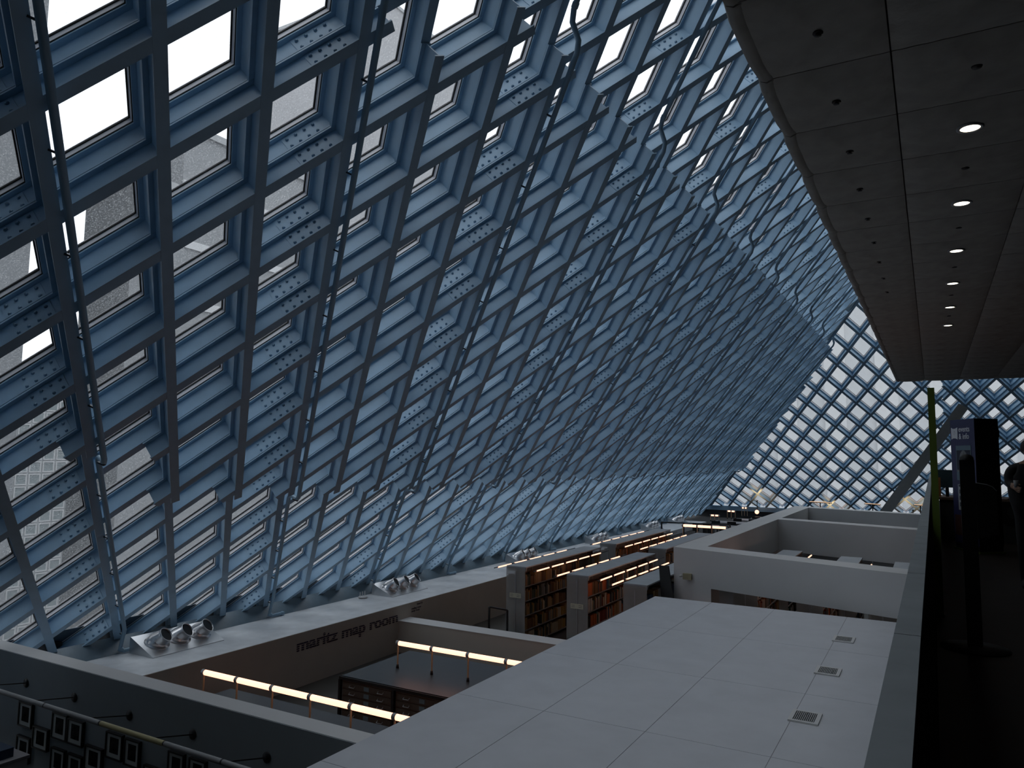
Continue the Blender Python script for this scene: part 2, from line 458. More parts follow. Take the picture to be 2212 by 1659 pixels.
# hip beam where the two glass walls meet
dh = np.cross(NOUTL, NOUTF); dh /= np.linalg.norm(dh)
if dh[2] < 0: dh = -dh
Mx = np.stack([NOUTL, NOUTF, A(0, 0, 1)])
hp = np.linalg.solve(Mx, A(NOUTL@(OL+NOUTL*0.52), NOUTF@(OF+NOUTF*0.2), 0))
hb = MB(); hb.bar(hp+dh*((-4.0)/dh[2]), hp+dh*((8.4)/dh[2]), 0.34, 0.34, NOUTL); hb.build('hip_beam', M_CHAN, wall_back)

# ================================================================== ROOM SHELL
F_Z = -5.0
fl = MB(); fl.box((-16.5, -3, F_Z-0.2), (-0.06, 29.8, F_Z)); struct(fl.build('floor', M_FLOOR), 'reading room floor')
pf = MB(); pf.box((-14.9, 29.8, F_Z-0.2), (9, y_b+0.4, -4.1)); struct(pf.build('floor_platform', mat('dark_carpet', (0.02, 0.02, 0.022), 0.9)), 'raised dark floor at the far end')
sl = MB()
sl.prism([(SILL_X, 6.45, F_Z), (SILL_X, 6.45, SILL_Z), (-13.90, 6.45, SILL_Z), (-15.2, 6.45, F_Z)], (0, 38.4, 0))
struct(sl.build('sill_wall', [M_SILL]), 'long low wall with a deep grey sill under the sloping glass')
# warm white paint on the room side of the sill wall
sw = MB(); sw.box((SILL_X, 6.46, F_Z), (SILL_X+0.012, 29.7, SILL_Z-0.004)); 
M_CREAM = mat('cream_wall_paint', (0.50, 0.46, 0.40), 0.8, noise=0.04, nscale=2)
struct(sw.build('wall_map_room', M_CREAM), 'cream painted wall below the sill')
# near partition, slab roof
SLZ = -3.0; XE = -1.772*3.0
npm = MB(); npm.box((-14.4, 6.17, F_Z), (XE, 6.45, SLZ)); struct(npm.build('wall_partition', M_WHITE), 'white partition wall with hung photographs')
pg = MB(); pg.box((-14.3, 6.158, F_Z), (XE-0.02, 6.1695, SLZ-0.006)); struct(pg.build('wall_shade_face', mat('partition_shade_grey', (0.27, 0.31, 0.34), 0.8, noise=0.04, nscale=2)), 'thin grey sheet carrying the shade on the partition face')  # sheet over the white partition, its dim light put into the grey
ro = MB(); ro.box((XE, 2.0, -3.28), (-0.13, 15.70, SLZ-0.004))
roof = struct(ro.build('flat_roof', M_SEAM), 'flat white roof of the room below the walkway')
xs = [XE, -0.95*3, -0.51*3, -0.13]; ys = [2.0, 3.3, 5.65, 8.05, 10.37, 12.9, 15.70]
xs = [XE, XE+1.22, -0.95*3, -0.51*3, -0.13]
for a in range(len(xs)-1):
    for b in range(len(ys)-1):
        m_ = MB(); g = 0.004
        m_.box((xs[a]+(g if a else 0), ys[b]+g, SLZ-0.004), (xs[a+1]-g, ys[b+1]-g, SLZ)); m_.build('board', M_SLAB, roof)
rw = MB(); rw.box((-0.9, 2.0, F_Z), (-0.6, 15.3, -3.28)); struct(rw.build('wall_under_roof', M_WHITE), 'white wall under the flat roof')
# vents in the roof
for k, yv in enumerate((3.143, 3.862, 4.573)):
    x0, x1 = -0.52*3, -0.412*3; y0, y1 = yv*3-0.21, yv*3+0.21
    t = thing('roof_vent', 'slatted air vent grille set in the flat white roof', 'vent', ((x0+x1)/2, yv*3, SLZ), 'vent grilles in a row on the roof')
    fr = MB()
    for (a, b) in (((x0, y0), (x1, y0+0.045)), ((x0, y1-0.045), (x1, y1)), ((x0, y0+0.045), (x0+0.045, y1-0.045)), ((x1-0.045, y0+0.045), (x1, y1-0.045))):
        fr.box((*a, SLZ), (*b, SLZ+0.02))
    part('vent_frame', fr, mat('vent_white', (0.62, 0.62, 0.62), 0.5), t)
    bk = MB(); bk.box((x0+0.045, y0+0.045, SLZ+0.0005), (x1-0.045, y1-0.045, SLZ+0.003)); part('vent_backing', bk, M_BLACK, t)
    for q in range(11):
        xx = x0+0.05+(x1-x0-0.1)*(q+0.5)/11
        s_ = MB(); s_.box((xx-0.005, y0+0.045, SLZ+0.003), (xx+0.004, y1-0.045, SLZ+0.017)); part('vent_slat', s_, mat('vent_slat_grey', (0.42, 0.42, 0.43), 0.5), t)

# map room: far low wall
FC = 4.233
fw = MB(); fw.box((SILL_X+0.012, 3.62*FC, F_Z), (-0.9, 3.735*FC, -FC)); struct(fw.build('wall_map_room_end', M_CREAM), 'low cream end wall of the map room')
cp = MB(); cp.box((SILL_X+0.012, 3.62*FC-0.01, -FC), (-0.9, 3.735*FC+0.01, -FC+0.012)); struct(cp.build('trim_wall_cap', M_WHITE), 'white cap on the low wall')

# white open-topped box of walls beyond the roof
DB = 2.12
def bt(px): return onz(px, -DB)
fl_ = bt((1455, 1181)); fr_ = bt((1920, 1236)); 
sk = (fr_-fl_)/(fr_[0]-fl_[0])             # direction of the cross walls per metre of x
def cross(xy0, x): return xy0[1]+sk[1]*(x-xy0[0])
XL, XI, XR = fl_[0], bt((1534, 1178))[0], -0.16
def xwall(name, label, yl, th, z0, holes=None):
    """cross wall from XL to XR whose front top edge passes (XL, yl)"""
    m = MB(); f = lambda x: yl+sk[1]*(x-XL)
    def seg(xa, xb, za, zb):
        m.hexa([(xa, f(xa), za), (xb, f(xb), za), (xb, f(xb)+th, za), (xa, f(xa)+th, za), (xa, f(xa), zb), (xb, f(xb), zb), (xb, f(xb)+th, zb), (xa, f(xa)+th, zb)])
    seg(XL, XR, z0, -DB)
    for (xa, xb) in holes or []: seg(xa, xb, F_Z, z0)
    return struct(m.build(name, M_WHITE), label)
yl1 = fl_[1]
zh = ony((1700, 1297), yl1+sk[1]*(-3-XL))[2]
xwall('wall_box_front', 'white header wall over an opening', yl1, 0.75, zh, [(XL, XL+0.95)])
yl2 = bt((1683, 1122))[1]+sk[1]*(XL-bt((1683, 1122))[0])
xwall('wall_box_middle', 'white cross wall of the open box', yl2, 0.75, -3.15, [(XL, XL+0.9)])
yl3 = bt((1750, 1097))[1]+sk[1]*(XL-bt((1750, 1097))[0])
xwall('wall_box_back', 'white back wall of the open box', yl3, 0.7, -4.1)
m = MB(); y3 = yl3+0.7
m.hexa([(XL, yl1+0.02, -3.15), (XI, yl1+0.02+sk[1]*(XI-XL), -3.15), (XI, y3+sk[1]*(XI-XL), -3.15), (XL, y3, -3.15), (XL, yl1+0.02, -DB-0.001), (XI, yl1+0.02+sk[1]*(XI-XL), -DB-0.001), (XI, y3+sk[1]*(XI-XL), -DB-0.001), (XL, y3, -DB-0.001)])
struct(m.build('wall_box_side', M_WHITE), 'thick white side wall of the open box')

# walkway floor, parapet, ceiling, enclosing walls
WZ = -1.55
wf = MB(); wf.box((-0.05, -3, WZ-0.25), (9, 33, WZ)); struct(wf.build('floor_walkway', M_DARKFL), 'dark walkway floor')
PZ = -0.60
pw = MB(); pw.prism([(-0.139, -3, F_Z), (-0.139, -3, PZ-0.02), (-0.06, -3, PZ-0.02), (-0.026, -3, WZ+0.001), (-0.052, -3, WZ+0.001), (-0.052, -3, F_Z)], (0, 35.5, 0))
parapet = struct(pw.build('wall_parapet', mat('dark_metal_mesh_cladding', (0.012, 0.016, 0.016), 0.6, noise=0.3, nscale=30, spec=0.2)), 'parapet along the walkway')
M_CAP = mat('grey_stone_cap', (0.33, 0.37, 0.39), 0.6, noise=0.12, nscale=5)
cy = 1595*PZ/-320*1.0
seams = [ (1/320.)*FPX*(-PZ)*0.985 + k*0.00166*FPX*(-PZ) for k in range(-4, 22)]
for a, b in zip(seams[:-1], seams[1:]):
    m = MB(); m.box((-0.1395, a+0.004, PZ-0.03), (-0.058, b-0.004, PZ)); m.build('cap_panel', M_CAP, parapet)

ZC = 3.2; CX = [-1.098, -0.17, 1.04, 2.25, 3.46]; PITCH = 1.216; CY0 = 6.275-2*PITCH
CEND = 33.4
cm = MB(); cm.box((-1.05, -3, ZC+0.06), (9, CEND-0.05, 9.0))
ceiling = struct(cm.build('ceiling', mat('ceiling_core', (0.05, 0.05, 0.048), 0.9)), 'quilted fabric ceiling over the walkway')
def pillow(w, h, puff=0.045, n=14):
    mb = MB(); v = []; rnd = random.Random(int(w*1000))
    ph = [rnd.uniform(0, 6.28) for _ in range(6)]
    for a in range(n+1):
        for b in range(n+1):
            u, q = a/n*2-1, b/n*2-1
            z = -puff*(1-abs(u)**5)*(1-abs(q)**5)
            ang = math.atan2(q, u+1e-6); rr = math.hypot(u, q)
            z += 0.007*math.sin(9*ang+ph[0])*math.exp(-3*rr)*(1-abs(u)**4)*(1-abs(q)**4)*3
            z += 0.012*math.exp(-rr*rr*40)
            z += 0.005*math.sin(23*u+ph[1]+3*q)*max(0, abs(q)-0.6)
            v.append((u*w/2, q*h/2, z))
    f = [(a*(n+1)+b, (a+1)*(n+1)+b, (a+1)*(n+1)+b+1, a*(n+1)+b+1) for a in range(n) for b in range(n)]
    mb.mesh(v, f, True)
    k = len(v)
    for (x0, y0, x1, y1) in ((-1, -1, 1, -1), (1, -1, 1, 1), (1, 1, -1, 1), (-1, 1, -1, -1)):
        mb.face([(x0*w/2, y0*h/2, 0), (x1*w/2, y1*h/2, 0), (x1*w/2, y1*h/2, 0.08), (x0*w/2, y0*h/2, 0.08)])
    return mb.data('ceiling_panel', M_CEIL)
PM = [pillow(CX[k+1]-CX[k]-0.012, PITCH-0.012) for k in range(4)]
rows = []
y = CY0
while y < CEND-0.2: rows.append(y); y += PITCH
for k in range(4):
    for y in rows:
        link('ceiling_panel', PM[k], ceiling, ((CX[k]+CX[k+1])/2, y+PITCH/2, ZC))
# rolled fabric lip on the open edge
for y in rows:
    m = MB(); m.tube([(-1.11, y+0.01, ZC+0.05), (-1.135, y+0.3, ZC+0.05), (-1.135, y+PITCH-0.3, ZC+0.05), (-1.11, y+PITCH-0.01, ZC+0.05)], 0.075, 8)
    m.build('edge_roll', M_CEIL, ceiling)
m = MB(); m.box((-1.15, -3, ZC+0.1), (-1.05, CEND, 8.5)); m.build('edge_board', mat('edge_board_dark', (0.06, 0.06, 0.058), 0.9), ceiling)
m = MB(); m.box((-1.15, CEND-0.06, ZC-0.03), (9, CEND, 9.0)); m.build('end_board', M_CEIL, ceiling)
# downlights
for k in range(6):
    p = A(0.133*ZC, 2.503*ZC+k*0.7452*ZC, ZC-0.055)
    t = thing('downlight', 'round recessed downlight glowing in the quilted ceiling', 'light', tuple(p), 'downlights in a row in the ceiling')
    r = MB(); r.lathe([(0.085, 0.012), (0.085, -0.006), (0.115, -0.006), (0.115, 0.03), (0.085, 0.03)], p, (0, 0, 1), 24); part('trim_ring', r, M_GREYM, t)
    d = MB(); d.lathe([(0.0005, 0.0), (0.085, 0.0), (0.085, 0.02), (0.0005, 0.02)], p, (0, 0, 1), 24); part('lens', d, M_DOWN, t)
# sprinkler heads / dark recesses
for k in range(9):
    p = A(-0.196*ZC, 1.764*ZC+k*0.382*ZC, ZC-0.048)
    t = thing('sprinkler_head', 'small dark sprinkler head in the first row of ceiling pillows', 'sprinkler', tuple(p), 'sprinklers along the ceiling edge')
    r = MB(); r.lathe([(0.0005, 0.002), (0.038, 0.002), (0.038, -0.004), (0.0005, -0.004)], p, (0, 0, 1), 16); part('cover_plate', r, M_BLACK, t)
    d = MB(); d.lathe([(0.012, 0), (0.012, -0.018), (0.026, -0.018), (0.026, -0.021), (0.0005, -0.023)], p, (0, 0, 1), 10); part('deflector', d, M_BLACK, t)
for k in range(6):
    p = A(0.133*ZC, 2.116*ZC+k*0.7452*ZC, ZC-0.045)
    r = MB(); r.lathe([(0.0005, 0.01), (0.042, 0.01), (0.036, -0.004), (0.0005, -0.006)], p, (0, 0, 1), 16)
    tag(r.build('ceiling_detector', M_BLACK, None, tuple(p)), 'small black detector between two glowing downlights', 'detector', 'detectors between the downlights')
# enclosing walls out of view
m = MB(); m.box((9, -3, F_Z), (9.2, 50, 9)); struct(m.build('wall_right', mat('dark_wall', (0.04, 0.04, 0.04), 0.9)))
m = MB(); m.box((-5.0, -3.2, -6), (9.2, -3, 9)); struct(m.build('wall_behind', MATS['dark_wall']))
m = MB(); m.box((-18, 1.5, -6), (-5.0, 1.7, 9)); m.box((-5.2, -3, -6), (-5.0, 1.5, 9)); struct(m.build('wall_light_blocker', MATS['dark_wall']))  # added unseen wall, keeps daylight off the near face of the partition

# ================================================================== THINGS ON AND UNDER THE GLASS WALL
# pipes running up every third steep member
def pipe_path(i):
    w = LAT.wv if LAT.wv[1] > 0 else -LAT.wv
    def q(j, d, extra=0.0): return LAT.pt(i, j, d)+w*0.115+NINL*(0.075+extra)
    jb = i-(-11.15)
    pts = []
    foot = q(jb, DEP)
    pts += [A(SILL_B+0.09, foot[1]+0.40, SILL_Z+0.05), A(SILL_B+0.09, foot[1]+0.04, SILL_Z+0.05), A(SILL_B+0.05, foot[1], SILL_Z+0.09), foot]
    j_lo = i-Bb(i)+0.42; j_hi = i-Tt(i)-0.62
    pts += [q(j_lo+0.18, DEP), q(j_lo+0.06, DEP-0.05), q(j_lo-0.06, 0.05), q(j_lo-0.18, 0)]
    pts += [q(j_hi+0.18, 0), q(j_hi+0.06, 0.05), q(j_hi-0.06, DEP-0.05), q(j_hi-0.18, DEP)]
    pts.append(q(i-4.9, DEP))
    # stop at the far wall
    out = []
    for p in pts:
        if (OF-p)@NOUTF > 0.3 and p[2] < 8.2: out.append(p)
    return out, q
for k in range(-1, 13):
    i = 3*k
    pts, q = pipe_path(i)
    if len(pts) < 3: continue
    base = pts[0]
    t = thing('wall_pipe', 'pale blue pipe running up a steep steel beam of the sloping glass wall', 'pipe', tuple(base), 'pipes up the sloping glass wall')
    m = MB(); m.tube(pts, 0.040, 10); part('tube', m, M_PIPE, t)
    for a in (0, 1, len(pts)-2):
        m = MB(); d = pts[a+1]-pts[a]; d /= np.linalg.norm(d); m.tube([pts[a]+d*0.02, pts[a]+d*0.09], 0.048, 10); part('coupling', m, M_PIPE, t)
    for jj in range(i-1, i+12):
        d0 = 0 if (i-jj) >= Bb(i) and (i-jj) <= Tt(i) else DEP
        p = q(jj+0.35, d0)
        if (OF-p)@NOUTF < 0.4 or p[2] > 8.1 or p[2] < -3.6: continue
        m = MB(); m.bar(p, p-NINL*0.085-LAT.wv*(0.06 if LAT.wv[1] > 0 else -0.06), 0.02, 0.05, (0, 1, 0)); part('pipe_clip', m, M_INFILL, t)

# triple air nozzles on the sill
NZ = [('three round metal air nozzles on a sloped box nearest the photograph partition', (339, 1422), (491, 1384)),
      ('three round metal air nozzles on a sloped box above the map room sign', (842, 1290), (919, 1271))]
def nozzle_unit(y0, label):
    L = 1.6; xf, xb = -12.78, -13.48; h = 0.30
    t = thing('air_nozzle_unit', label, 'air vent', (xf, y0, SILL_Z), 'air nozzle boxes along the sill')
    m = MB(); m.prism([(xf, y0, SILL_Z), (xf, y0, SILL_Z+0.015), (xb, y0, SILL_Z+h), (xb-0.02, y0, SILL_Z+h), (xb-0.02, y0, SILL_Z)], (0, L, 0)); part('box', m, M_GALV, t)
    sl_ = A(xf-xb, 0, -h+0.015); sl_ /= np.linalg.norm(sl_); nn = np.cross(A(0, 1, 0), sl_); nn = nn if nn[2] > 0 else -nn
    for k in range(3):
        c = A((xf+xb)/2-0.02, y0+0.33+k*0.47, SILL_Z+h/2+0.012)
        ax = A(0.72, 0.28, 0.63); ax /= np.linalg.norm(ax)
        m = MB(); m.lathe([(0.235, 0), (0.235, 0.012), (0.205, 0.02), (0.195, 0.06), (0.165, 0.12), (0.10, 0.165), (0.001, 0.18)], c, nn, 24); n_ = part('nozzle', m, M_STEEL, t)
        m = MB(); m.lathe([(0.185, 0.03), (0.165, 0.10), (0.148, 0.17), (0.140, 0.225), (0.148, 0.24), (0.136, 0.24), (0.13, 0.15)], c+nn*0.03, ax, 24); sub('spout', m, M_STEEL, n_, t)
        m = MB(); m.disc(c+nn*0.03+ax*0.222, ax, 0.136); sub('opening', m, M_BLACK, n_, t)
    return t
nozzle_unit(9.05, 'metal air box with three round nozzles beside the photograph partition')
nozzle_unit(16.1, 'metal air box with three round nozzles next to the small white router')
nozzle_unit(23.4, 'metal air box with three round nozzles beside the front bookcases')
nozzle_unit(30.4, 'metal air box with three round nozzles beside the rear bookcases')
nozzle_unit(37.6, 'metal air box with three round nozzles just before the far railing')
nozzle_unit(42.2, 'metal air box with three round nozzles at the far end of the sill')
# wireless router
pw_ = onz((784, 1292), SILL_Z)
t = thing('wireless_router', 'small white router with three upright aerials on the grey sill', 'router', tuple(pw_))
m = MB(); m.lathe([(0.001, 0.0), (0.10, 0.0), (0.13, 0.02), (0.12, 0.045), (0.001, 0.05)], pw_, (0, 0, 1), 16); part('body', m, M_WHITE, t)
for k in (-1, 0, 1):
    m = MB(); m.tube([pw_+A(-0.02, 0.095*k, 0.04), pw_+A(-0.02, 0.095*k, 0.17)], 0.011, 8); part('aerial', m, M_WHITE, t)

# lettering on the cream wall
M_INK = mat('dark_violet_vinyl', (0.018, 0.012, 0.045), 0.5)
xw = SILL_X+0.014
me = text_mesh('maritz map room', 0.365, M_INK, (xw, 11.86, -4.245), (0, 1, 0), (0, 0, 1), 0.002, 0.0125, stripes=(0.045, 0.014, -0.09, 0.34))
vy = [v.co.y for v in me.vertices]; sc_ = (15.30-11.86)/(max(vy)-min(vy)); y0_ = min(vy)
for v in me.vertices: v.co.y = 11.86+(v.co.y-y0_)*sc_
me.update()
tag(link('wall_lettering', me), 'large striped dark violet words maritz map room on the cream wall', 'lettering')
ms = MB()
me2 = text_mesh('level 10', 0.075, M_INK, (xw, 16.10, -3.965), (0, 1, 0), (0, 0, 1))
me3 = text_mesh('reading room', 0.075, M_INK, (xw, 15.86, -4.05), (0, 1, 0), (0, 0, 1))
me4 = text_mesh('study room', 0.075, M_INK, (xw, 15.86, -4.115), (0, 1, 0), (0, 0, 1))
for mm in (me2, me3, me4):
    ms.mesh([v.co for v in mm.vertices], [tuple(p.vertices) for p in mm.polygons])
tag(ms.build('small_lettering', M_INK), 'three short lines of small dark lettering on the cream wall beyond the large words', 'lettering')

# ================================================================== MAP ROOM
LZ = -3.75; TZ = -4.23
def lamp_row(name, label, xs_, y, ztop, zfoot, r=0.045, posts=True, seg=None, m=M_LAMP, group=None, axis='x'):
    P = (lambda s, z: A(s, y, z)) if axis == 'x' else (lambda s, z: A(y, s, z))
    t = thing(name, label, 'lamp', tuple(P(xs_[0], zfoot)), group)
    for a, b in zip(xs_[:-1], xs_[1:]):
        mm = MB(); mm.tube([P(a+0.03, ztop), P(b-0.03, ztop)], r, 12); part('light_tube', mm, m, t)
    for a in xs_:
        mm = MB(); mm.tube([P(a-0.032, ztop), P(a+0.032, ztop)], r*1.12, 12); part('joint', mm, M_GREYM, t)
        if posts:
            mm = MB(); mm.tube([P(a, zfoot), P(a, ztop-r)], 0.016, 8); part('post', mm, M_BRASS, t)
            mm = MB(); mm.lathe([(0.001, 0.07), (0.026, 0.07), (0.03, 0.0), (0.001, 0.0)], P(a, zfoot), (0, 0, 1), 10); part('foot', mm, M_BMET, t)
    return t
xn = [-10.94+0.822*k for k in range(9)]
lamp_row('table_lamp', 'long bright tube lamp on posts beside the photograph partition in the map room', xn, 8.73, LZ, TZ)
xf_ = [-9.38+0.83*k for k in range(7)]
lamp_row('table_lamp', 'long bright tube lamp on posts above the blue-grey map chest top', xf_, 12.03, LZ, TZ)
M_DESK = mat('blue_grey_laminate', (0.024, 0.034, 0.042), 0.4, noise=0.08)
def desk(name, label, cat, x0, x1, y0, y1, ztop, th=0.05, m=M_DESK, zf=F_Z, drawers=False):
    t = thing(name, label, cat, ((x0+x1)/2, (y0+y1)/2, zf))
    mm = MB(); mm.box((x0, y0, ztop-th), (x1, y1, ztop)); part('table_top', mm, m, t)
    return t
t = desk('reading_table', 'dark reading table under the lamp beside the photograph partition', 'table', -11.1, -3.4, 8.0, 9.45, TZ)
for (lx, ly) in ((-11.0, 8.1), (-11.0, 9.35), (-3.5, 8.1), (-3.5, 9.35), (-7.2, 8.1), (-7.2, 9.35)):
    mm = MB(); mm.box((lx-0.03, ly-0.03, F_Z), (lx+0.03, ly+0.03, TZ-0.05)); part('leg', mm, M_BMET, t)
t = desk('map_chest', 'wide chest of flat map drawers with black edges and a blue-grey top', 'cabinet', -9.97, -3.4, 11.04, 13.2, TZ, 0.012)
M_WOODD = mat('dark_walnut', (0.075, 0.058, 0.045), 0.5, noise=0.2, nscale=6)
mm = MB(); mm.box((-9.94, 11.08, F_Z), (-3.43, 13.17, TZ-0.012)); part('body', mm, M_WOODD, t)
mm = MB(); mm.box((-9.98, 11.02, TZ-0.055), (-3.4, 11.08, TZ)); part('top_edge', mm, M_BLACK, t)
for k in range(6):
    xx = -9.97+1.28*k
    mm = MB(); mm.box((xx-0.025, 11.02, F_Z), (xx+0.025, 11.08, TZ-0.055)); part('upright', mm, M_BLACK, t)
    if k == 5: continue
    for q in range(5):
        za = TZ-0.10-q*0.13; 
        dm = MB(); dm.box((xx+0.06, 11.055, za-0.105), (xx+1.22, 11.09, za)); dr = part('drawer', dm, M_WOODD, t)
        for hx in (0.30, 0.98):
            hm = MB(); hm.tube([(xx+hx-0.06, 11.057, za-0.045), (xx+hx-0.06, 11.02, za-0.07), (xx+hx+0.06, 11.02, za-0.07), (xx+hx+0.06, 11.057, za-0.045)], 0.009, 6); sub('handle', hm, M_GREYM, dr, t)
        lm = MB(); lm.box((xx+0.58, 11.048, za-0.09), (xx+0.70, 11.055, za-0.015)); sub('label_card', lm, mat('pale_blue_card', (0.13, 0.19, 0.22), 0.7), dr, t)

# ================================================================== BOOKCASES
CT = -2.9
M_SHELF = mat('shelf_metal', (0.22, 0.21, 0.20), 0.45, metal=0.2)
M_CANO = mat('canopy_grey', (0.42, 0.45, 0.48), 0.55, noise=0.08, nscale=4)
M_ENDP = mat('frosted_end_panel', (0.42, 0.42, 0.41), 0.35, noise=0.05, alpha=0.5)
BOOKC = [('brown', (0.13, 0.062, 0.022)), ('tan', (0.30, 0.19, 0.085)), ('dark green', (0.028, 0.045, 0.032)), ('black', (0.016, 0.015, 0.015)), ('dark red', (0.16, 0.02, 0.012)), ('orange', (0.42, 0.10, 0.02)), ('navy', (0.02, 0.045, 0.09)), ('cream', (0.45, 0.38, 0.26)), ('grey', (0.14, 0.14, 0.135)), ('teal', (0.03, 0.11, 0.11)), ('mustard', (0.36, 0.20, 0.04)), ('white', (0.5, 0.48, 0.44))]
M_BOOKS = [mat('cloth_'+n.replace(' ', '_'), c, 0.7) for n, c in BOOKC]
BOOKMESH = {}
def book_mesh(ci, h, d):
    key = (ci, h, d)
    if key not in BOOKMESH:
        m = MB(); w = 1.0
        m.m = 0; m.box((-d, 0, 0), (0, w*0.09, h)); m.box((-d, w*0.91, 0), (0, w, h)); m.box((-0.006, 0.09, 0), (0.0, 0.91, h))
        m.m = 1; m.box((-d+0.006, 0.09, 0.006), (-0.006, 0.91, h-0.008))
        BOOKMESH[key] = m.data('book', [M_BOOKS[ci], mat('book_pages', (0.5, 0.46, 0.38), 0.9)])
    return BOOKMESH[key]
nbook = [0]
def bookcase(cx, y0, y1, label, pal, where, detail_to, shelves=(-3.40, -3.77, -4.14, -4.51, -4.88), top=CT, fz=F_Z, hw=0.29, books=True, lights=(1, 1), near=True):
    t = thing('bookcase', label, 'bookcase', (cx, (y0+y1)/2, fz))
    m = MB(); n = 8
    m.prism([(cx-hw, y0+0.03, top-0.03), (cx-hw, y1, top-0.03), (cx+hw, y1, top-0.03), (cx+hw, y0+0.03, top-0.03)], (0, 0, 0.03)); part('canopy', m, M_CANO, t)
    m = MB(); m.hexa([(cx-hw+0.02, y0+0.05, top-0.12), (cx+hw-0.02, y0+0.05, top-0.12), (cx+hw-0.02, y0+0.10, top-0.12), (cx-hw+0.02, y0+0.10, top-0.12), (cx-hw, y0+0.05, top-0.031), (cx+hw, y0+0.05, top-0.031), (cx+hw, y0+0.10, top-0.031), (cx-hw, y0+0.10, top-0.031)]); part('canopy_bracket', m, M_CANO, t)
    m = MB(); m.box((cx-hw+0.01, y0, fz), (cx+hw-0.01, y0+0.018, top-0.035)); ep = part('end_panel', m, M_ENDP, t)
    m = MB(); m.box((cx-0.012, y0-0.006, fz+0.02), (cx+0.012, y0-0.0005, top-0.13)); sub('panel_strip', m, M_GREYM, ep, t)
    if near:
        m = MB(); m.box((cx-0.17, y0-0.012, top-0.80), (cx+0.17, y0-0.0065, top-0.68)); sub('range_sign', m, mat('pale_sign_card', (0.55, 0.54, 0.42), 0.7), ep, t)
        for (sx, sz) in ((-0.1, 0.02), (-0.1, -0.02), (0.09, 0.02), (0.09, -0.02)):
            m = MB(); m.box((cx+sx-0.045, y0-0.0135, top-0.745+sz), (cx+sx+0.045, y0-0.0122, top-0.737+sz)); sub('sign_line', m, M_INK, ep, t)
    m = MB(); m.box((cx-hw+0.01, y1-0.02, fz), (cx+hw-0.01, y1, top-0.035)); part('end_panel', m, M_ENDP, t)
    m = MB(); m.box((cx-0.008, y0+0.02, fz+0.1), (cx+0.008, y1-0.02, top-0.06)); part('spine_panel', m, mat('shelf_spine', (0.10, 0.09, 0.08), 0.7), t)
    for z in shelves:
        m = MB(); m.box((cx-hw+0.015, y0+0.02, z-0.02), (cx+hw-0.015, y1-0.02, z)); part('shelf', m, M_SHELF, t)
    y = y0+0.9
    while y < y1-0.3:
        m = MB(); m.box((cx-0.02, y-0.015, fz), (cx+0.02, y+0.015, top-0.05)); part('upright', m, M_SHELF, t); y += 0.91
    # light rails on arms, both sides
    for s_, on in zip((-1, 1), lights):
        if not on: continue
        xr = cx+s_*0.58; zr = top-0.075
        m = MB(); m.tube([(xr, y0-0.12, zr), (xr, y1-0.1, zr)], 0.012, 6); rail = part('light_rail', m, M_BMET, t)
        y = y0+0.08
        while y+0.75 < y1:
            m = MB(); m.tube([(xr, y, zr-0.004), (xr, y+0.70, zr-0.004)], 0.019, 8); sub('light_tube', m, M_LAMP2, rail, t)
            m = MB(); m.bar((cx+s_*hw, y+0.79, top-0.04), (xr, y+0.79, zr), 0.014, 0.014); sub('arm', m, M_BMET, rail, t)
            y += 0.88
    if not books: return t
    rnd = random.Random(int(cx*100+y0))
    rest = [MB() for _ in M_BOOKS]
    for si, z in enumerate(shelves):
        head = 0.30
        for side in (1, -1):
            y = y0+0.05
            while y < y1-0.08:
                if rnd.random() < 0.012: y += rnd.uniform(0.08, 0.25); continue
                run = rnd.randint(3, 9); ci = rnd.choice(pal); hh = rnd.choice((0.22, 0.25, 0.28, 0.30))
                uni = rnd.random() < 0.55
                for _ in range(run):
                    c2 = ci if uni else rnd.choice(pal); h2 = hh if uni else rnd.choice((0.20, 0.23, 0.26, 0.29))
                    w = rnd.choice((0.028, 0.036, 0.045, 0.055)); dd = rnd.choice((0.16, 0.175, 0.19))
                    if y+w > y1-0.05: break
                    xo = cx+side*(hw-0.035-rnd.choice((0, 0.008, 0.015)))
                    if side == 1 and y < detail_to and nbook[0] < 298 and z > -4.6:
                        nbook[0] += 1
                        o = link('book', book_mesh(c2, h2, dd), None, (xo, y, z+0.0005)); o.scale = (1, w-0.001, 1)
                        tag(o, '%s bound book standing on %s' % (BOOKC[c2][0], where), 'book', '%s books on %s' % (BOOKC[c2][0], where))
                    else:
                        rest[c2].box((xo-side*dd, y, z), (xo, y+w-0.002, z+h2))
                    y += w+0.0005
    tot = MB()
    for k, r in enumerate(rest):
        if r.v:
            tot.m = k
            tot.mesh(r.v, r.f)
    stuff(part('book_rows', tot, M_BOOKS, t))
    return t
OLD = [0, 1, 0, 1, 2, 3, 3, 0, 10, 7, 8]; MIX = [4, 5, 6, 7, 8, 9, 11, 3, 1, 0, 2, 11, 6]
bookcase(-9.58, 17.15, 22.2, 'tall bookcase of old brown volumes beside the black-framed rail', OLD, 'the bookcase beside the black-framed rail', 18.7)
bookcase(-7.64, 16.75, 21.75, 'tall bookcase of mixed coloured books between two other front bookcases', MIX, 'the middle front bookcase', 18.2)
bookcase(-6.0, 16.3, 20.9, 'bookcase with grey canopy beside the leaning black board', MIX, 'the bookcase by the black board', 0, lights=(1, 0))
bookcase(-9.52, 23.3, 29.2, 'rear bookcase closest to the sill with orange and brown volumes', [0, 1, 5, 0, 2, 3], 'rear shelves', 0, near=False)
bookcase(-7.72, 23.0, 28.6, 'rear bookcase standing behind the middle front bookcase', OLD, 'rear shelves', 0, near=False)
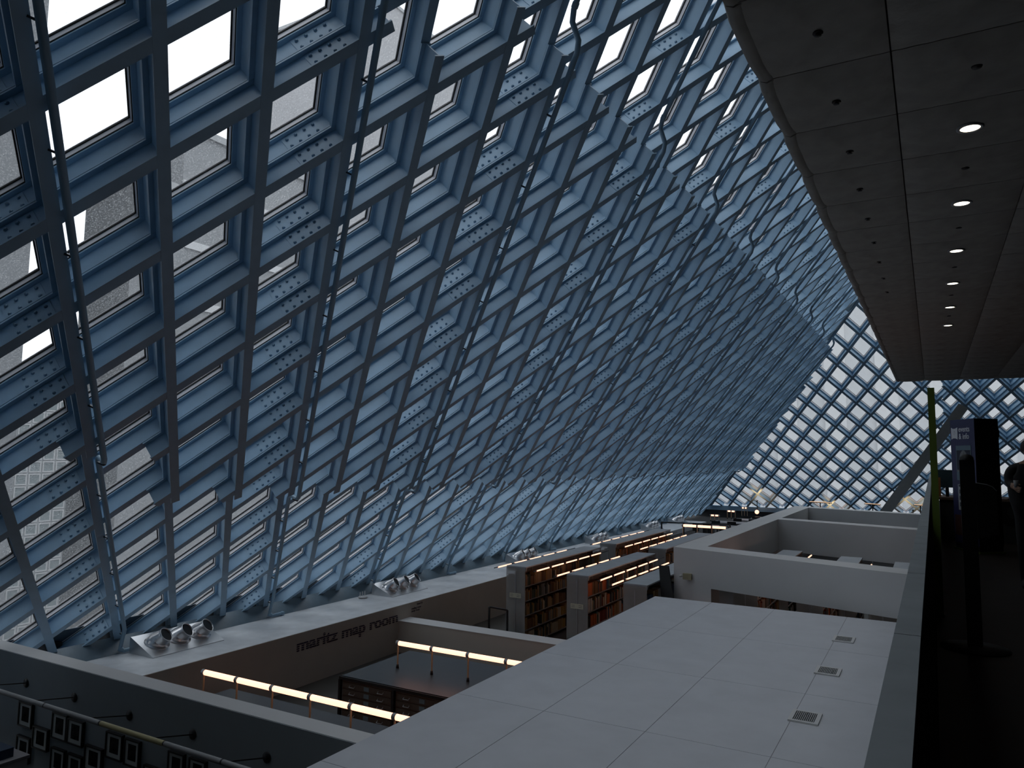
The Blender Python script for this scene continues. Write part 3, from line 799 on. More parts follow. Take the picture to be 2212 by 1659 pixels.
for k, (cx, y0, y1) in enumerate(((-4.05, 17.6, 20.6), (-2.55, 17.2, 20.6), (-1.05, 16.9, 20.4))):
    bookcase(cx, y0+1.0, y1+1.0, ('bookcase seen under the white header wall next to its post', 'bookcase seen under the middle of the white header wall', 'bookcase under the white header wall by the parapet')[k], MIX, 'shelves', 0, near=False)
for k, (cx, y0, y1) in enumerate(((-3.95, 22.2, 25.0), (-2.2, 21.9, 24.4), (-0.75, 21.6, 24.0))):
    bookcase(cx, y0, y1, ('bookcase seen down inside the white box by its side wall', 'pale topped bookcase in the middle inside the white box', 'pale topped bookcase inside the white box by the parapet')[k], MIX, 'shelves', 0, near=False, lights=(0, 1))
# black leaning board by the box corner
m = MB(); a0 = ony((1440, 1292), 17.0); b0 = ony((1432, 1222), 17.3)
m.hexa([a0+A(-0.13, 0, 0), a0+A(0.16, 0, 0), a0+A(0.16, 0.06, 0), a0+A(-0.13, 0.06, 0), b0+A(-0.10, 0, 0), b0+A(0.13, 0, 0), b0+A(0.13, 0.06, 0), b0+A(-0.10, 0.06, 0)])
a1 = a0+(a0-b0)*((a0[2]-F_Z)/(b0[2]-a0[2]))
m.hexa([a1+A(-0.13, 0, 0), a1+A(0.16, 0, 0), a1+A(0.16, 0.06, 0), a1+A(-0.13, 0.06, 0), a0+A(-0.13, 0, 0), a0+A(0.16, 0, 0), a0+A(0.16, 0.06, 0), a0+A(-0.13, 0.06, 0)])
tag(m.build('leaning_board', M_BLACK), 'tall black board leaning beside the corner of the white box', 'board')
# exit lamp box on the box front wall
pe = ony((1483, 1245), yl1+sk[1]*0.42-0.035)
t = thing('wall_fitting', 'small beige fitting on the white box front wall', 'fitting', tuple(pe))
m = MB(); m.box(pe+A(-0.08, -0.04, -0.07), pe+A(0.12, 0.03, 0.07)); part('case', m, mat('beige_plastic', (0.42, 0.39, 0.26), 0.5), t)
m = MB(); m.lathe([(0.001, 0), (0.03, 0), (0.03, 0.07), (0.001, 0.075)], pe+A(-0.13, 0.0, 0), (0, -1, 0.1), 10); part('lens', m, M_WHITE, t)
# black-framed rail by the first bookcase
pa = onz((1057, 1370), F_Z)
ra = ony((1057, 1311), 16.6); rb = ony((1096, 1318), 16.9)
t = thing('floor_rail', 'black framed rail standing beside the tall bookcase of old volumes', 'railing', (ra[0], ra[1], F_Z))
for p in (ra, rb):
    m = MB(); m.box((p[0]-0.02, p[1]-0.02, F_Z), (p[0]+0.02, p[1]+0.02, p[2])); part('post', m, M_BMET, t)
m = MB(); m.bar(ra, rb, 0.05, 0.035); part('top_rail', m, M_BMET, t)

# ================================================================== FAR READING AREA
FZ2 = -4.1; TT = -3.37
M_PALE = mat('pale_table_top', (0.34, 0.33, 0.35), 0.4)
for k, (x0, x1, y, lab, lp) in enumerate(((-10.2, -8.6, 39.6, 'pale reading table with a bright lamp, first before the far glass wall', (1535, 1553, 1113)), (-9.6, -8.0, 41.8, 'pale reading table with a bright lamp, second before the far glass wall', (1571, 1588, 1104)), (-9.0, -7.4, 43.6, 'pale reading table with a bright lamp closest to the far glass wall', (1602, 1614, 1097)), (-10.0, -8.3, 37.2, 'pale reading table behind the black railing', None))):
    t = thing('reading_table', lab, 'table', ((x0+x1)/2, y, FZ2))
    m = MB(); m.box((x0, y-0.6, TT-0.04), (x1, y+0.6, TT)); part('table_top', m, M_PALE, t)
    for (lx, ly) in ((x0+0.08, y-0.5), (x1-0.08, y-0.5), (x0+0.08, y+0.5), (x1-0.08, y+0.5)):
        m = MB(); m.box((lx-0.03, ly-0.03, FZ2), (lx+0.03, ly+0.03, TT-0.04)); part('leg', m, M_BMET, t)
    if lp:
        a = ony((lp[0], lp[2]), y); b = ony((lp[1], lp[2]-2), y)
        xs3 = [a[0], (a[0]+b[0])/2, b[0]]
        lamp_row('table_lamp', 'small bright lamp bar on posts on the %s pale table before the far glass wall' % ('first', 'second', 'third')[k], xs3, y, a[2], TT, r=0.04)
    for q in range(2):
        cxx = x0+0.4+q*0.8; cyy = y-0.85
        ct = thing('reading_chair', 'dark chair pushed up to the %s pale table before the far glass wall' % ('first', 'second', 'third', 'railing side')[k], 'chair', (cxx, cyy, FZ2), 'dark chairs at the %s pale table' % ('first', 'second', 'third', 'railing side')[k])
        m = MB(); m.box((cxx-0.22, cyy-0.22, FZ2+0.42), (cxx+0.22, cyy+0.22, FZ2+0.46)); part('seat', m, M_BLACK, ct)
        m = MB(); m.box((cxx-0.22, cyy-0.24, FZ2+0.46), (cxx+0.22, cyy-0.21, FZ2+0.85)); part('backrest', m, M_BLACK, ct)
        for (ax_, ay_) in ((-0.2, -0.2), (0.2, -0.2), (-0.2, 0.2), (0.2, 0.2)):
            m = MB(); m.box((cxx+ax_-0.015, cyy+ay_-0.015, FZ2), (cxx+ax_+0.015, cyy+ay_+0.015, FZ2+0.42)); part('leg', m, M_BLACK, ct)
la = ony((1475, 1135), 30.5); lb = ony((1570, 1143), 30.5); st = (lb[0]-la[0])/3
t = thing('reading_table', 'grey reading table under the three-part lamp behind the rear bookcases', 'table', ((la[0]+lb[0])/2, 30.5, FZ2))
m = MB(); m.box((la[0]-0.1, 29.9, TT-0.04), (lb[0]+0.1, 31.1, TT)); part('table_top', m, M_PALE, t)
for (lx, ly) in ((la[0], 30.0), (lb[0], 30.0), (la[0], 31.0), (lb[0], 31.0)):
    m = MB(); m.box((lx-0.03, ly-0.03, FZ2), (lx+0.03, ly+0.03, TT-0.04)); part('leg', m, M_BMET, t)
lamp_row('table_lamp', 'bright three-part tube lamp on posts behind the rear bookcases', [la[0]+st*k for k in range(4)], 30.5, la[2], TT, r=0.05)
# black railing
r0 = ony((1429, 1128), 33.2); r1 = ony((1577, 1134), 33.2)
t = thing('floor_rail', 'long black railing crossing in front of the pale reading tables', 'railing', (r0[0], 33.2, FZ2))
m = MB(); m.bar(r0, r1, 0.06, 0.05); part('top_rail', m, M_BMET, t)
for k in range(4):
    p = r0+(r1-r0)*k/3
    m = MB(); m.box((p[0]-0.03, p[1]-0.03, FZ2 if p[0] > SILL_X else SILL_Z), (p[0]+0.03, p[1]+0.03, p[2])); part('post', m, M_BMET, t)
p = ony((1503, 1142), 33.0)
t = thing('standing_monitor', 'narrow dark monitor standing at the black railing', 'monitor', (p[0], 33.0, FZ2))
m = MB(); m.box((p[0]-0.14, 32.97, p[2]-0.1), (p[0]+0.14, 33.02, p[2]+0.22)); part('screen', m, M_BLACK, t)
m = MB(); m.tube([(p[0], 33.0, FZ2), (p[0], 33.0, p[2]-0.1)], 0.03, 8); part('stand', m, M_BMET, t)
# globe lamp
p = ony((1635, 1106), 45.2)
t = thing('globe_lamp', 'single glowing globe lamp low before the far glass wall', 'lamp', (p[0], 45.2, FZ2))
m = MB(); m.lathe([(0.12*math.sin(a*math.pi/10)+0.0005, -0.12*math.cos(a*math.pi/10)) for a in range(11)], p, (0, 0, 1), 14); part('globe', m, M_LAMP, t)
m = MB(); m.tube([(p[0], 45.2, FZ2), (p[0], 45.2, p[2]-0.1)], 0.02, 8); part('stem', m, M_BMET, t)
# lamp bars in front of the far wall beyond the white box
for k, (xa, xb, yy) in enumerate(((1747, 1797, 1085.5), (1867, 1903, 1089.5), (1973, 2003, 1092))):
    a = ony((xa, yy-1), 39.5); b = ony((xb, yy+1.5), 39.5)
    t = thing('reading_lamp', ('slim horizontal lamp bar on a post above the white box corner', 'slim horizontal lamp bar beside the leaning column', 'slim horizontal lamp bar beside the stone parapet')[k], 'lamp', ((a[0]+b[0])/2, 39.5, FZ2), 'lamp bars beyond the white box')
    m = MB(); m.bar(a, b, 0.16, 0.03); part('shade', m, M_BMET, t)
    m = MB(); m.bar(a+A(0.03, 0, 0.028), b+A(-0.03, 0, 0.028), 0.10, 0.025); part('light_strip', m, mat('dim_warm_strip', (0.6, 0.5, 0.4), 0.5, emit=(1, 0.62, 0.36), es=0.7), t)
    c = (a+b)/2; m = MB(); m.tube([(c[0], 39.5, FZ2), (c[0], 39.5, c[2])], 0.025, 8); part('post', m, M_BMET, t)
# uplights at the foot of the far glass wall
for k, (px, z) in enumerate((((1640, 1066), -3.3), ((1797, 1092), -3.3), ((1972, 1084), -3.3))):
    w = ray(px); q = w*((OF@NOUTF)/(w@NOUTF))
    base = A(q[0], q[1]-0.75, q[2]-0.45); hz = base[2]
    t = thing('uplight', ('small warm uplight at the far glass wall beside the globe lamp', 'small warm uplight at the far glass wall behind the first lamp bar', 'small warm uplight at the far glass wall beyond the parapet')[k], 'light', (base[0], base[1], FZ2))
    m = MB(); m.tube([(base[0], base[1], FZ2), (base[0], base[1], hz-0.06)], 0.02, 8); part('stem', m, M_BMET, t)
    m = MB(); m.lathe([(0.03, -0.06), (0.06, 0.0), (0.055, 0.0), (0.001, -0.02)], base, (0, 0.6, 0.8), 12); part('head', m, M_BMET, t)
    ld = bpy.data.lights.new('uplight_glow', 'SPOT'); ld.energy = 60; ld.color = (1.0, 0.55, 0.25); ld.spot_size = 2.0; ld.spot_blend = 0.8; ld.shadow_soft_size = 0.05
    lo = bpy.data.objects.new('uplight_glow', ld); COL.objects.link(lo); lo.parent = t
    lo.location = Vector(tuple(base+A(0, 0.05, 0.06)))-t.location
    lo.rotation_euler = Vector(tuple(q-base)).to_track_quat('-Z', 'Y').to_euler()
# leaning column
cb = A(-1.98, 36.0, -2.45); ct_ = A(1.30, 36.0, 2.40); cd = (ct_-cb)/np.linalg.norm(ct_-cb)
lo_ = cb-cd*((cb[2]-(FZ2+0.0))/cd[2])
m = MB(); m.bar(lo_, ct_-cd*0.2, 0.40, 0.50, (0, 1, 0))
struct(m.build('leaning_column', mat('column_grey_blue', (0.20, 0.215, 0.22), 0.5, noise=0.06)), 'thick grey column leaning across the far glass wall')

# ================================================================== PHOTOGRAPH PARTITION
YW = 6.157
FR = [  # outline corners in the photo: top-left, bottom-right of each frame
 ((47, 1515), (72, 1574)), ((119, 1538), (147, 1602)), ((152, 1552), (182, 1614)), ((77, 1568), (106, 1624)), ((42, 1588), (66, 1650)),
 ((235, 1580), (267, 1645)), ((275, 1595), (304, 1660)), ((189, 1609), (223, 1672)), ((116, 1614), (142, 1676)), ((151, 1627), (179, 1688)), ((369, 1622), (400, 1690)), ((414, 1637), (447, 1700)), ((316, 1652), (346, 1715))]
M_FRAME = mat('black_frame', (0.012, 0.011, 0.011), 0.5); M_MATB = mat('photo_mat_board', (0.50, 0.54, 0.54), 0.8)
PHN = []
for k, (a, b) in enumerate(FR):
    pa = ony(a, YW); pb = ony(b, YW)
    x0, x1, z1, z0 = pa[0], pb[0], pa[2], pb[2]
    z1 += 0.02; z0 -= 0.0
    w = x1-x0; h = z1-z0
    t = thing('framed_photograph', 'framed black and white portrait photograph on the dim partition wall', 'picture', ((x0+x1)/2, YW, z0), 'framed photographs hung on the partition')
    m = MB(); f_ = 0.018
    for (p, q) in (((x0, z0), (x1, z0+f_)), ((x0, z1-f_), (x1, z1)), ((x0, z0+f_), (x0+f_, z1-f_)), ((x1-f_, z0+f_), (x1, z1-f_))):
        m.box((p[0], YW-0.045, p[1]), (q[0], YW, q[1]))
    part('frame', m, M_FRAME, t)
    m = MB(); m.box((x0+f_, YW-0.03, z0+f_), (x1-f_, YW-0.02, z1-f_)); part('mat_board', m, M_MATB, t)
    pm = mat('photo_print_%d' % (k % 4), ((0.02, 0.021, 0.021), (0.03, 0.031, 0.03), (0.025, 0.026, 0.027), (0.015, 0.016, 0.016))[k % 4], 0.7, noise=0.9, nscale=9+2*(k % 4), spec=0.05)
    m = MB(); m.box((x0+w*0.24, YW-0.033, z0+h*0.22), (x1-w*0.24, YW-0.0301, z1-h*0.18)); part('print', m, pm, t)
# picture light tube on arms
pts = [ony(p, 5.62) for p in ((-60, 1464), (97, 1524), (217, 1565), (355, 1613), (480, 1655), (640, 1708))]
zt = -3.285; xs_ = [p[0] for p in pts]
t = thing('picture_light', 'long unlit picture light tube on thin arms over the framed photographs', 'lamp', (xs_[2], YW, -3.4))
for k, (a, b) in enumerate(zip(xs_[:-1], xs_[1:])):
    m = MB(); m.tube([(a+0.012, 5.62, zt), (b-0.012, 5.62, zt)], 0.030, 12)
    part('tube_section', m, mat('yellowed_tube', (0.42, 0.38, 0.20), 0.5) if k == 2 else mat('pale_tube', (0.30, 0.31, 0.32), 0.5), t)
    m = MB(); m.tube([(b-0.013, 5.62, zt), (b+0.013, 5.62, zt)], 0.026, 10); part('coupling', m, M_BMET, t)
for d_ in ((57, 1475), (161, 1506), (280, 1545), (417, 1586), (577, 1636)):
    p = ony(d_, YW)
    m = MB(); m.lathe([(0.001, 0.012), (0.06, 0.012), (0.062, 0.0)], p, (0, -1, 0), 18); pl_ = part('wall_plate', m, M_BMET, t)
    m = MB(); m.tube([p+A(0, -0.012, 0), A(p[0]-0.08, 5.62, zt)], 0.008, 6); sub('arm', m, M_BMET, pl_, t)
# low shelf with books at the wall foot
p = ony((4, 1640), 5.5)
t = thing('low_shelf', 'low pale shelf below the framed photographs', 'shelf', (p[0]-0.3, 5.5, F_Z))
m = MB(); m.box((p[0]-0.9, 5.3, p[2]-0.06), (p[0]+0.10, 5.8, p[2]-0.02)); part('shelf_top', m, M_PALE, t)
m = MB(); m.box((p[0]-0.88, 5.32, F_Z), (p[0]+0.08, 5.78, p[2]-0.06)); part('body', m, M_WHITE, t)
m = MB(); m.box((p[0]-0.5, 5.45, p[2]-0.02), (p[0]-0.02, 5.65, p[2]+0.10)); tag(m.build('stacked_books', M_BOOKS[6]), 'dark book lying on the low pale shelf', 'book')

# ================================================================== WALKWAY THINGS
# green post
m = MB(); m.box((-0.0235, 8.66, WZ), (0.040, 8.80, 0.734))
gp = thing('green_post', 'tall slim lime green panel standing behind the stone parapet', 'post', (0.008, 8.73, WZ))
part('panel', m, mat('lime_green_panel', (0.16, 0.23, 0.04), 0.5), gp)
m = MB(); m.box((-0.022, 8.64, WZ), (0.05, 8.82, WZ+0.02)); part('foot_plate', m, M_BLACK, gp)
# kiosk
K0 = A(0.29, 15.35, 0); K1 = A(0.625, 14.66, 0); K2 = A(0.985, 15.0, 0); K3 = K0+K2-K1
M_NAVY = mat('navy_kiosk', (0.022, 0.024, 0.085), 0.55); M_NAVD = mat('black_kiosk_side', (0.004, 0.004, 0.006), 0.6)
zt_ = 0.705
kq = thing('info_kiosk', 'tall navy information kiosk reading events and info', 'kiosk', (0.63, 15.1, WZ))
m = MB()
m.m = 0; m.face([(*K0[:2], WZ+0.12), (*K1[:2], WZ+0.12), (*K1[:2], zt_), (*K0[:2], zt_)])
m.m = 1; m.face([(*K1[:2], WZ+0.12), (*K2[:2], WZ+0.12), (*K2[:2], zt_), (*K1[:2], zt_)]); m.face([(*K2[:2], WZ+0.12), (*K3[:2], WZ+0.12), (*K3[:2], zt_), (*K2[:2], zt_)]); m.face([(*K3[:2], WZ+0.12), (*K0[:2], WZ+0.12), (*K0[:2], zt_), (*K3[:2], zt_)])
m.face([(*k[:2], zt_) for k in (K0, K1, K2, K3)])
part('body', m, [M_NAVY, M_NAVD], kq)
cc = (K0+K2)/2
def ex(k, s): return cc[:2]+(k[:2]-cc[:2])*s
m = MB(); m.prism([(*ex(k, 0.97), WZ+0.03) for k in (K0, K1, K2, K3)], (0, 0, 0.09)); part('plinth', m, M_NAVD, kq)
m = MB(); m.prism([(*ex(k, 1.06), WZ) for k in (K0, K1, K2, K3)], (0, 0, 0.03)); part('base_trim', m, mat('lime_trim', (0.10, 0.14, 0.02), 0.5), kq)
def onface(P0, P1):
    d = (P1-P0); L = np.linalg.norm(d); d = d/L; n_ = np.cross(d, A(0, 0, 1))
    return d, n_, L
d1, n1, L1 = onface(K0, K1); d2, n2, L2 = onface(K1, K2)
M_PRINT = mat('white_print', (0.60, 0.62, 0.66), 0.6); M_PRG = mat('dark_green_print', (0.010, 0.022, 0.008), 0.6)
def at1(u, z, e=0.003): return K0+d1*u*L1+n1*e+A(0, 0, z)
def at2(u, z, e=0.003): return K1+d2*u*L2+n2*e+A(0, 0, z)
def quad(mb, at, u0, u1, z0, z1, e): mb.prism([at(u0, z0, e), at(u1, z0, e), at(u1, z1, e), at(u0, z1, e)], (n1 if at is at1 else n2)*0.003)
def ktext(body, size, at, u, z, m, d): 
    me = text_mesh(body, size, m, at(u, z, 0.004), d, (0, 0, 1), 0.001, 0.002)
    me.transform(Matrix.Translation(-Vector(kq.location))); link('lettering', me, kq)
ktext('events', 0.135, at1, 0.36, 0.49, M_PRINT, d1); ktext('& info', 0.135, at1, 0.36, 0.365, M_PRINT, d1)
# emblem: flag-like square with a swirl
m = MB(); m.prism([at1(0.05, 0.36, 0.003), at1(0.12, 0.38, 0.003), at1(0.22, 0.38, 0.003), at1(0.32, 0.36, 0.003), at1(0.32, 0.57, 0.003), at1(0.22, 0.55, 0.003), at1(0.12, 0.55, 0.003), at1(0.05, 0.57, 0.003)], n1*0.003); part('emblem', m, M_PRINT, kq)
m = MB()
for k in range(7):
    a = k*0.9; r_ = 0.05-k*0.005
    m.prism([at1(0.185+r_*math.cos(a+q)*0.7, 0.465+r_*math.sin(a+q), 0.0065) for q in (0, 0.35, 0.35)]+[at1(0.185+r_*0.6*math.cos(a)*0.7, 0.465+r_*0.6*math.sin(a), 0.0065)], n1*0.001)
part('emblem_swirl', m, M_NAVY, kq)
m = MB(); quad(m, at1, 0.22, 0.84, -0.35, 0.25, 0.003); part('poster', m, mat('poster_frame_blue', (0.10, 0.16, 0.20), 0.6), kq)
m = MB(); quad(m, at1, 0.25, 0.81, -0.17, 0.17, 0.0065); part('poster_field', m, mat('poster_navy', (0.008, 0.014, 0.035), 0.6), kq)
m = MB(); prof = [(0.36, -0.17), (0.70, -0.17), (0.71, -0.07), (0.72, 0.02), (0.66, 0.12), (0.58, 0.165), (0.50, 0.165), (0.42, 0.12), (0.36, 0.02), (0.365, -0.07)]
m.prism([at1(u, z, 0.010) for u, z in prof], n1*0.003); part('poster_figure', m, mat('poster_grey', (0.17, 0.18, 0.19), 0.7, noise=0.4, nscale=25), kq)
m = MB(); quad(m, at1, 0.24, 0.82, -0.20, -0.17, 0.0065); part('poster_base', m, MATS['poster_grey'], kq)
m = MB(); quad(m, at1, 0.24, 0.76, -0.86, -0.42, 0.003); part('notice_sheet', m, mat('notice_paper', (0.34, 0.35, 0.37), 0.8), kq)
for r_ in range(3):
    for c_ in range(2):
        m = MB(); u0 = 0.30+c_*0.22; z0 = -0.80+r_*0.11; quad(m, at1, u0, u0+0.15, z0, z0+0.07, 0.0065); part('notice_block', m, mat('notice_ink', (0.03, 0.035, 0.05), 0.8), kq)
m = MB(); quad(m, at1, 0.28, 0.72, -0.46, -0.43, 0.0065); part('notice_block', m, MATS['notice_ink'], kq)
m = MB(); quad(m, at1, 0.06, 0.97, WZ+0.25, WZ+0.60, 0.003); part('kick_band', m, mat('rust_band', (0.05, 0.012, 0.006), 0.7), kq)
ktext('level', 0.13, at2, 0.06, 0.50, M_PRG, d2); ktext('10', 0.30, at2, 0.44, 0.36, M_PRG, d2)
# black stand
pb_ = onz((2107, 1402), WZ); 
t = thing('black_stand', 'tall black stand on a round base in front of the navy kiosk', 'stand', tuple(pb_))
m = MB(); m.lathe([(0.001, 0.0), (0.25, 0.0), (0.25, 0.015), (0.05, 0.03), (0.001, 0.03)], pb_, (0, 0, 1), 28); part('base', m, M_BLACK, t)
m = MB(); m.box(pb_+A(-0.055, -0.025, 0.03), pb_+A(0.055, 0.025, 1.55)); part('column', m, M_BLACK, t)
m = MB(); m.lathe([(0.054, 0), (0.05, 0.025), (0.03, 0.045), (0.001, 0.05)], pb_+A(0, 0, 1.55), (0, 0, 1), 16); part('cap', m, M_BLACK, t)
m = MB(); m.prism([pb_+A(0.055, -0.05, 0.90), pb_+A(0.20, -0.05, 0.95), pb_+A(0.20, -0.05, 1.29), pb_+A(0.16, -0.05, 1.34), pb_+A(0.055, -0.05, 1.36)], (0, 0.08, 0)); part('pouch', m, M_BLACK, t)
m = MB(); m.tube([pb_+A(0.055, -0.055, 1.362), pb_+A(0.13, -0.055, 1.352), pb_+A(0.17, -0.055, 1.335), pb_+A(0.20, -0.055, 1.30)], 0.004, 6); part('pouch_edge', m, M_GREYM, t)
# dark counter behind kiosk
dk = thing('service_counter', 'low dark service counter behind the green panel and the kiosk', 'counter', (0.6, 17.5, WZ))
m = MB(); m.box((0.09, 17.0, WZ), (3.6, 18.0, -0.78)); part('body', m, mat('dark_counter', (0.03, 0.033, 0.034), 0.6), dk)
m = MB(); m.box((0.06, 16.95, -0.78), (3.65, 18.05, -0.731)); part('top', m, mat('counter_wood', (0.16, 0.11, 0.08), 0.5), dk)
q0 = ony((2192, 1108), 17.0)
m = MB(); 
for k in range(24):
    a0_, a1_ = 2*math.pi*k/24, 2*math.pi*(k+1)/24
    m.prism([A(q0[0]+0.28*math.cos(a0_), 16.996, q0[2]+0.28*math.sin(a0_)), A(q0[0]+0.28*math.cos(a1_), 16.996, q0[2]+0.28*math.sin(a1_)), A(q0[0]+0.12*math.cos(a1_), 16.996, q0[2]+0.12*math.sin(a1_)), A(q0[0]+0.12*math.cos(a0_), 16.996, q0[2]+0.12*math.sin(a0_))], (0, -0.003, 0))
part('ring_emblem', m, M_BLACK, dk)
pm_ = ony((2044, 1010), 17.3)
t = thing('counter_monitor', 'dark monitor on the service counter beside the kiosk', 'monitor', (pm_[0], 17.3, -0.73))
m = MB(); m.box((pm_[0]-0.18, 17.28, -0.55), (pm_[0]+0.20, 17.32, -0.20)); part('screen', m, mat('screen_dim', (0.05, 0.08, 0.09), 0.2), t)
m = MB(); m.box((pm_[0]-0.03, 17.27, -0.73), (pm_[0]+0.03, 17.33, -0.55)); part('stand', m, M_BMET, t)
m = MB(); m.box((pm_[0]-0.15, 17.15, -0.73), (pm_[0]-0.11, 17.2, -0.35)); tag(m.build('orange_folder', mat('orange_card', (0.30, 0.11, 0.03), 0.7)), 'thin orange folder standing on the service counter', 'folder')

# ================================================================== PERSON
def person():
    Yp = 11.0
    def P(px, dy=0.0): return ony(px, Yp+dy)
    head = P((2223, 966)); cx = head[0]; zf = WZ
    V = []; E_ = []; R_ = []
    def v(p, r, par=None):
        V.append(tuple(p)); R_.append(r); k = len(V)-1
        if par is not None: E_.append((par, k))
        return k
    pel = v((cx, Yp, zf+0.95), (0.24, 0.17)); ab = v((cx, Yp, zf+1.12), (0.265, 0.17), pel); ch_ = v((cx, Yp, zf+1.33), (0.275, 0.16), ab)
    nb = v((cx, Yp, zf+1.48), (0.09, 0.085), ch_); nk = v((cx, Yp-0.01, zf+1.56), (0.055, 0.06), nb)
    for sgn in (-1, 1):
        sh = v((cx+sgn*0.19, Yp, zf+1.44), 0.075, nb)
        if sgn < 0:
            el = P((2182, 1044), -0.06); wr = P((2192, 1052), -0.2)
        else:
            el = A(cx+0.30, Yp+0.02, zf+1.15); wr = A(cx+0.30, Yp-0.12, zf+0.93)
        um = v((A(cx+sgn*0.19, Yp, zf+1.44)+el)/2+A(sgn*0.02, 0, 0), 0.068, sh)
        e = v(el, 0.058, um); fa = v((el+wr)/2, 0.05, e); w_ = v(wr, 0.036, fa)
        d = (wr-el)/np.linalg.norm(wr-el); up = A(0, 0, 1); sd = np.cross(d, up); sd /= np.linalg.norm(sd); up = np.cross(sd, d)
        pm = v(wr+d*0.055, (0.036, 0.018), w_)
        for k, (off, ln) in enumerate(((-0.03, 0.060), (-0.01, 0.072), (0.01, 0.068), (0.028, 0.052))):
            a = v(wr+d*0.09+up*off, 0.0095, pm); b = v(wr+d*(0.09+ln*0.5)+up*off+sd*0.012*sgn, 0.009, a); v(wr+d*(0.09+ln*0.8)+up*off+sd*0.032*sgn, 0.008, b)
        a = v(wr+d*0.03+up*0.035, 0.011, w_); b = v(wr+d*0.06+up*0.055+sd*0.015*sgn, 0.010, a); v(wr+d*0.085+up*0.05+sd*0.03*sgn, 0.009, b)
        hp_ = v((cx+sgn*0.10, Yp, zf+0.88), 0.10, pel); kn = v((cx+sgn*0.11, Yp-0.02, zf+0.49), 0.068, hp_)
        an = v((cx+sgn*0.11, Yp+0.02, zf+0.09), 0.048, kn); v((cx+sgn*0.12, Yp-0.16, zf+0.045), 0.042, an)
    me = bpy.data.meshes.new('skeleton'); me.from_pydata(V, E_, [])
    ob = bpy.data.objects.new('skeleton', me); COL.objects.link(ob)
    md = ob.modifiers.new('skin', 'SKIN'); sv = me.skin_vertices[0].data
    for k, r in enumerate(R_): sv[k].radius = r if isinstance(r, tuple) else (r, r)
    sv[0].use_root = True
    ss = ob.modifiers.new('sub', 'SUBSURF'); ss.levels = 2; ss.render_levels = 2
    dg = bpy.context.evaluated_depsgraph_get(); bm_ = bpy.data.meshes.new_from_object(ob.evaluated_get(dg)); bpy.data.objects.remove(ob)
    loc = Vector((cx, Yp, zf)); bm_.transform(Matrix.Translation(-loc))
    bm_.materials.clear(); bm_.materials.append(mat('black_jacket', (0.006, 0.006, 0.007), 0.8)); bm_.materials.append(mat('skin', (0.30, 0.17, 0.11), 0.5))
    hands = [P((2196, 1053), -0.25)-np.array(loc), A(0.30, -0.16, 0.86)]
    for p in bm_.polygons:
        p.use_smooth = True
        c = np.array(p.center)
        if any(np.linalg.norm(c-h) < 0.085 for h in hands) or c[2] > 1.52: p.material_index = 1
    # head joined into the same mesh
    hb_ = MB(); prof = []
    n = 18; hc = A(0, -0.01, 1.70)
    vv = []; ff = []
    for a in range(13):
        th = math.pi*a/12
        for b in range(n):
            ph = 2*math.pi*b/n
            x, y, z = 0.078*math.sin(th)*math.cos(ph), 0.098*math.sin(th)*math.sin(ph), 0.12*math.cos(th)
            if z < 0: x *= 1+z*1.8; y *= 1+z*1.2
            if y < 0 and abs(x) < 0.02 and -0.045 < z < 0.02: y -= 0.018*(1-abs(x)/0.02)   # nose
            vv.append(hc+A(x, y, z))
    for a in range(12):
        for b in range(n): ff.append((a*n+b, a*n+(b+1) % n, (a+1)*n+(b+1) % n, (a+1)*n+b))
    bm = bmesh.new(); bm.from_mesh(bm_); base = [bm.verts.new(tuple(q)) for q in vv]; bm.verts.ensure_lookup_table()
    for f in ff:
        try:
            fc = bm.faces.new([base[q] for q in f]); fc.material_index = 1; fc.smooth = True
        except ValueError: pass
    bmesh.ops.recalc_face_normals(bm, faces=bm.faces); bm.to_mesh(bm_); bm.free()
    o = link('person', bm_, None, loc); tag(o, 'person in a dark jacket standing beyond the kiosk holding a small cup', 'person')
    h = MB(); vv = []; 
    for a in range(8):
        th = math.pi*a/12
        for b in range(n):
            ph = 2*math.pi*b/n; k_ = 1.13 if math.sin(ph) > -0.35 or a < 4 else 0.97
            vv.append(hc+A(0.082*math.sin(th)*math.cos(ph)*k_, 0.102*math.sin(th)*math.sin(ph)*k_, 0.128*math.cos(th)))
    h.mesh(vv, [(a*n+b, a*n+(b+1) % n, (a+1)*n+(b+1) % n, (a+1)*n+b) for a in range(7) for b in range(n)], True); hair = link('hair', h.data('hair', mat('dark_hair', (0.008, 0.006, 0.005), 0.6)), o)
    for sx in (-1, 1):
        e = MB(); e.lathe([(0.013*math.sin(math.pi*a/6)+0.0003, -0.013*math.cos(math.pi*a/6)) for a in range(7)], hc+A(sx*0.03, -0.085, 0.01), (0, 0, 1), 8); link('eye', e.data('eye', mat('eye_white', (0.5, 0.5, 0.5), 0.3)), o)
        e = MB(); e.lathe([(0.001, 0), (0.022, 0.0), (0.026, 0.01), (0.001, 0.014)], hc+A(sx*0.076, 0.0, -0.005), (sx, 0.2, 0), 10); link('ear', e.data('ear', MATS['skin']), o)
    e = MB(); e.bar(hc+A(-0.022, -0.088, -0.062), hc+A(0.022, -0.088, -0.062), 0.008, 0.008); link('mouth', e.data('mouth', mat('lips', (0.22, 0.09, 0.07), 0.5)), o)
    cp_ = P((2195, 1044), -0.27)
    m = MB(); m.lathe([(0.001, 0), (0.02, 0), (0.028, 0.085), (0.024, 0.085), (0.018, 0.01)], cp_-A(0, 0, 0.05), (0, 0, 1), 12)
    tag(m.build('paper_cup', mat('cup_white', (0.35, 0.36, 0.36), 0.6)), 'small pale cup held by the person in the dark jacket', 'cup')
person()

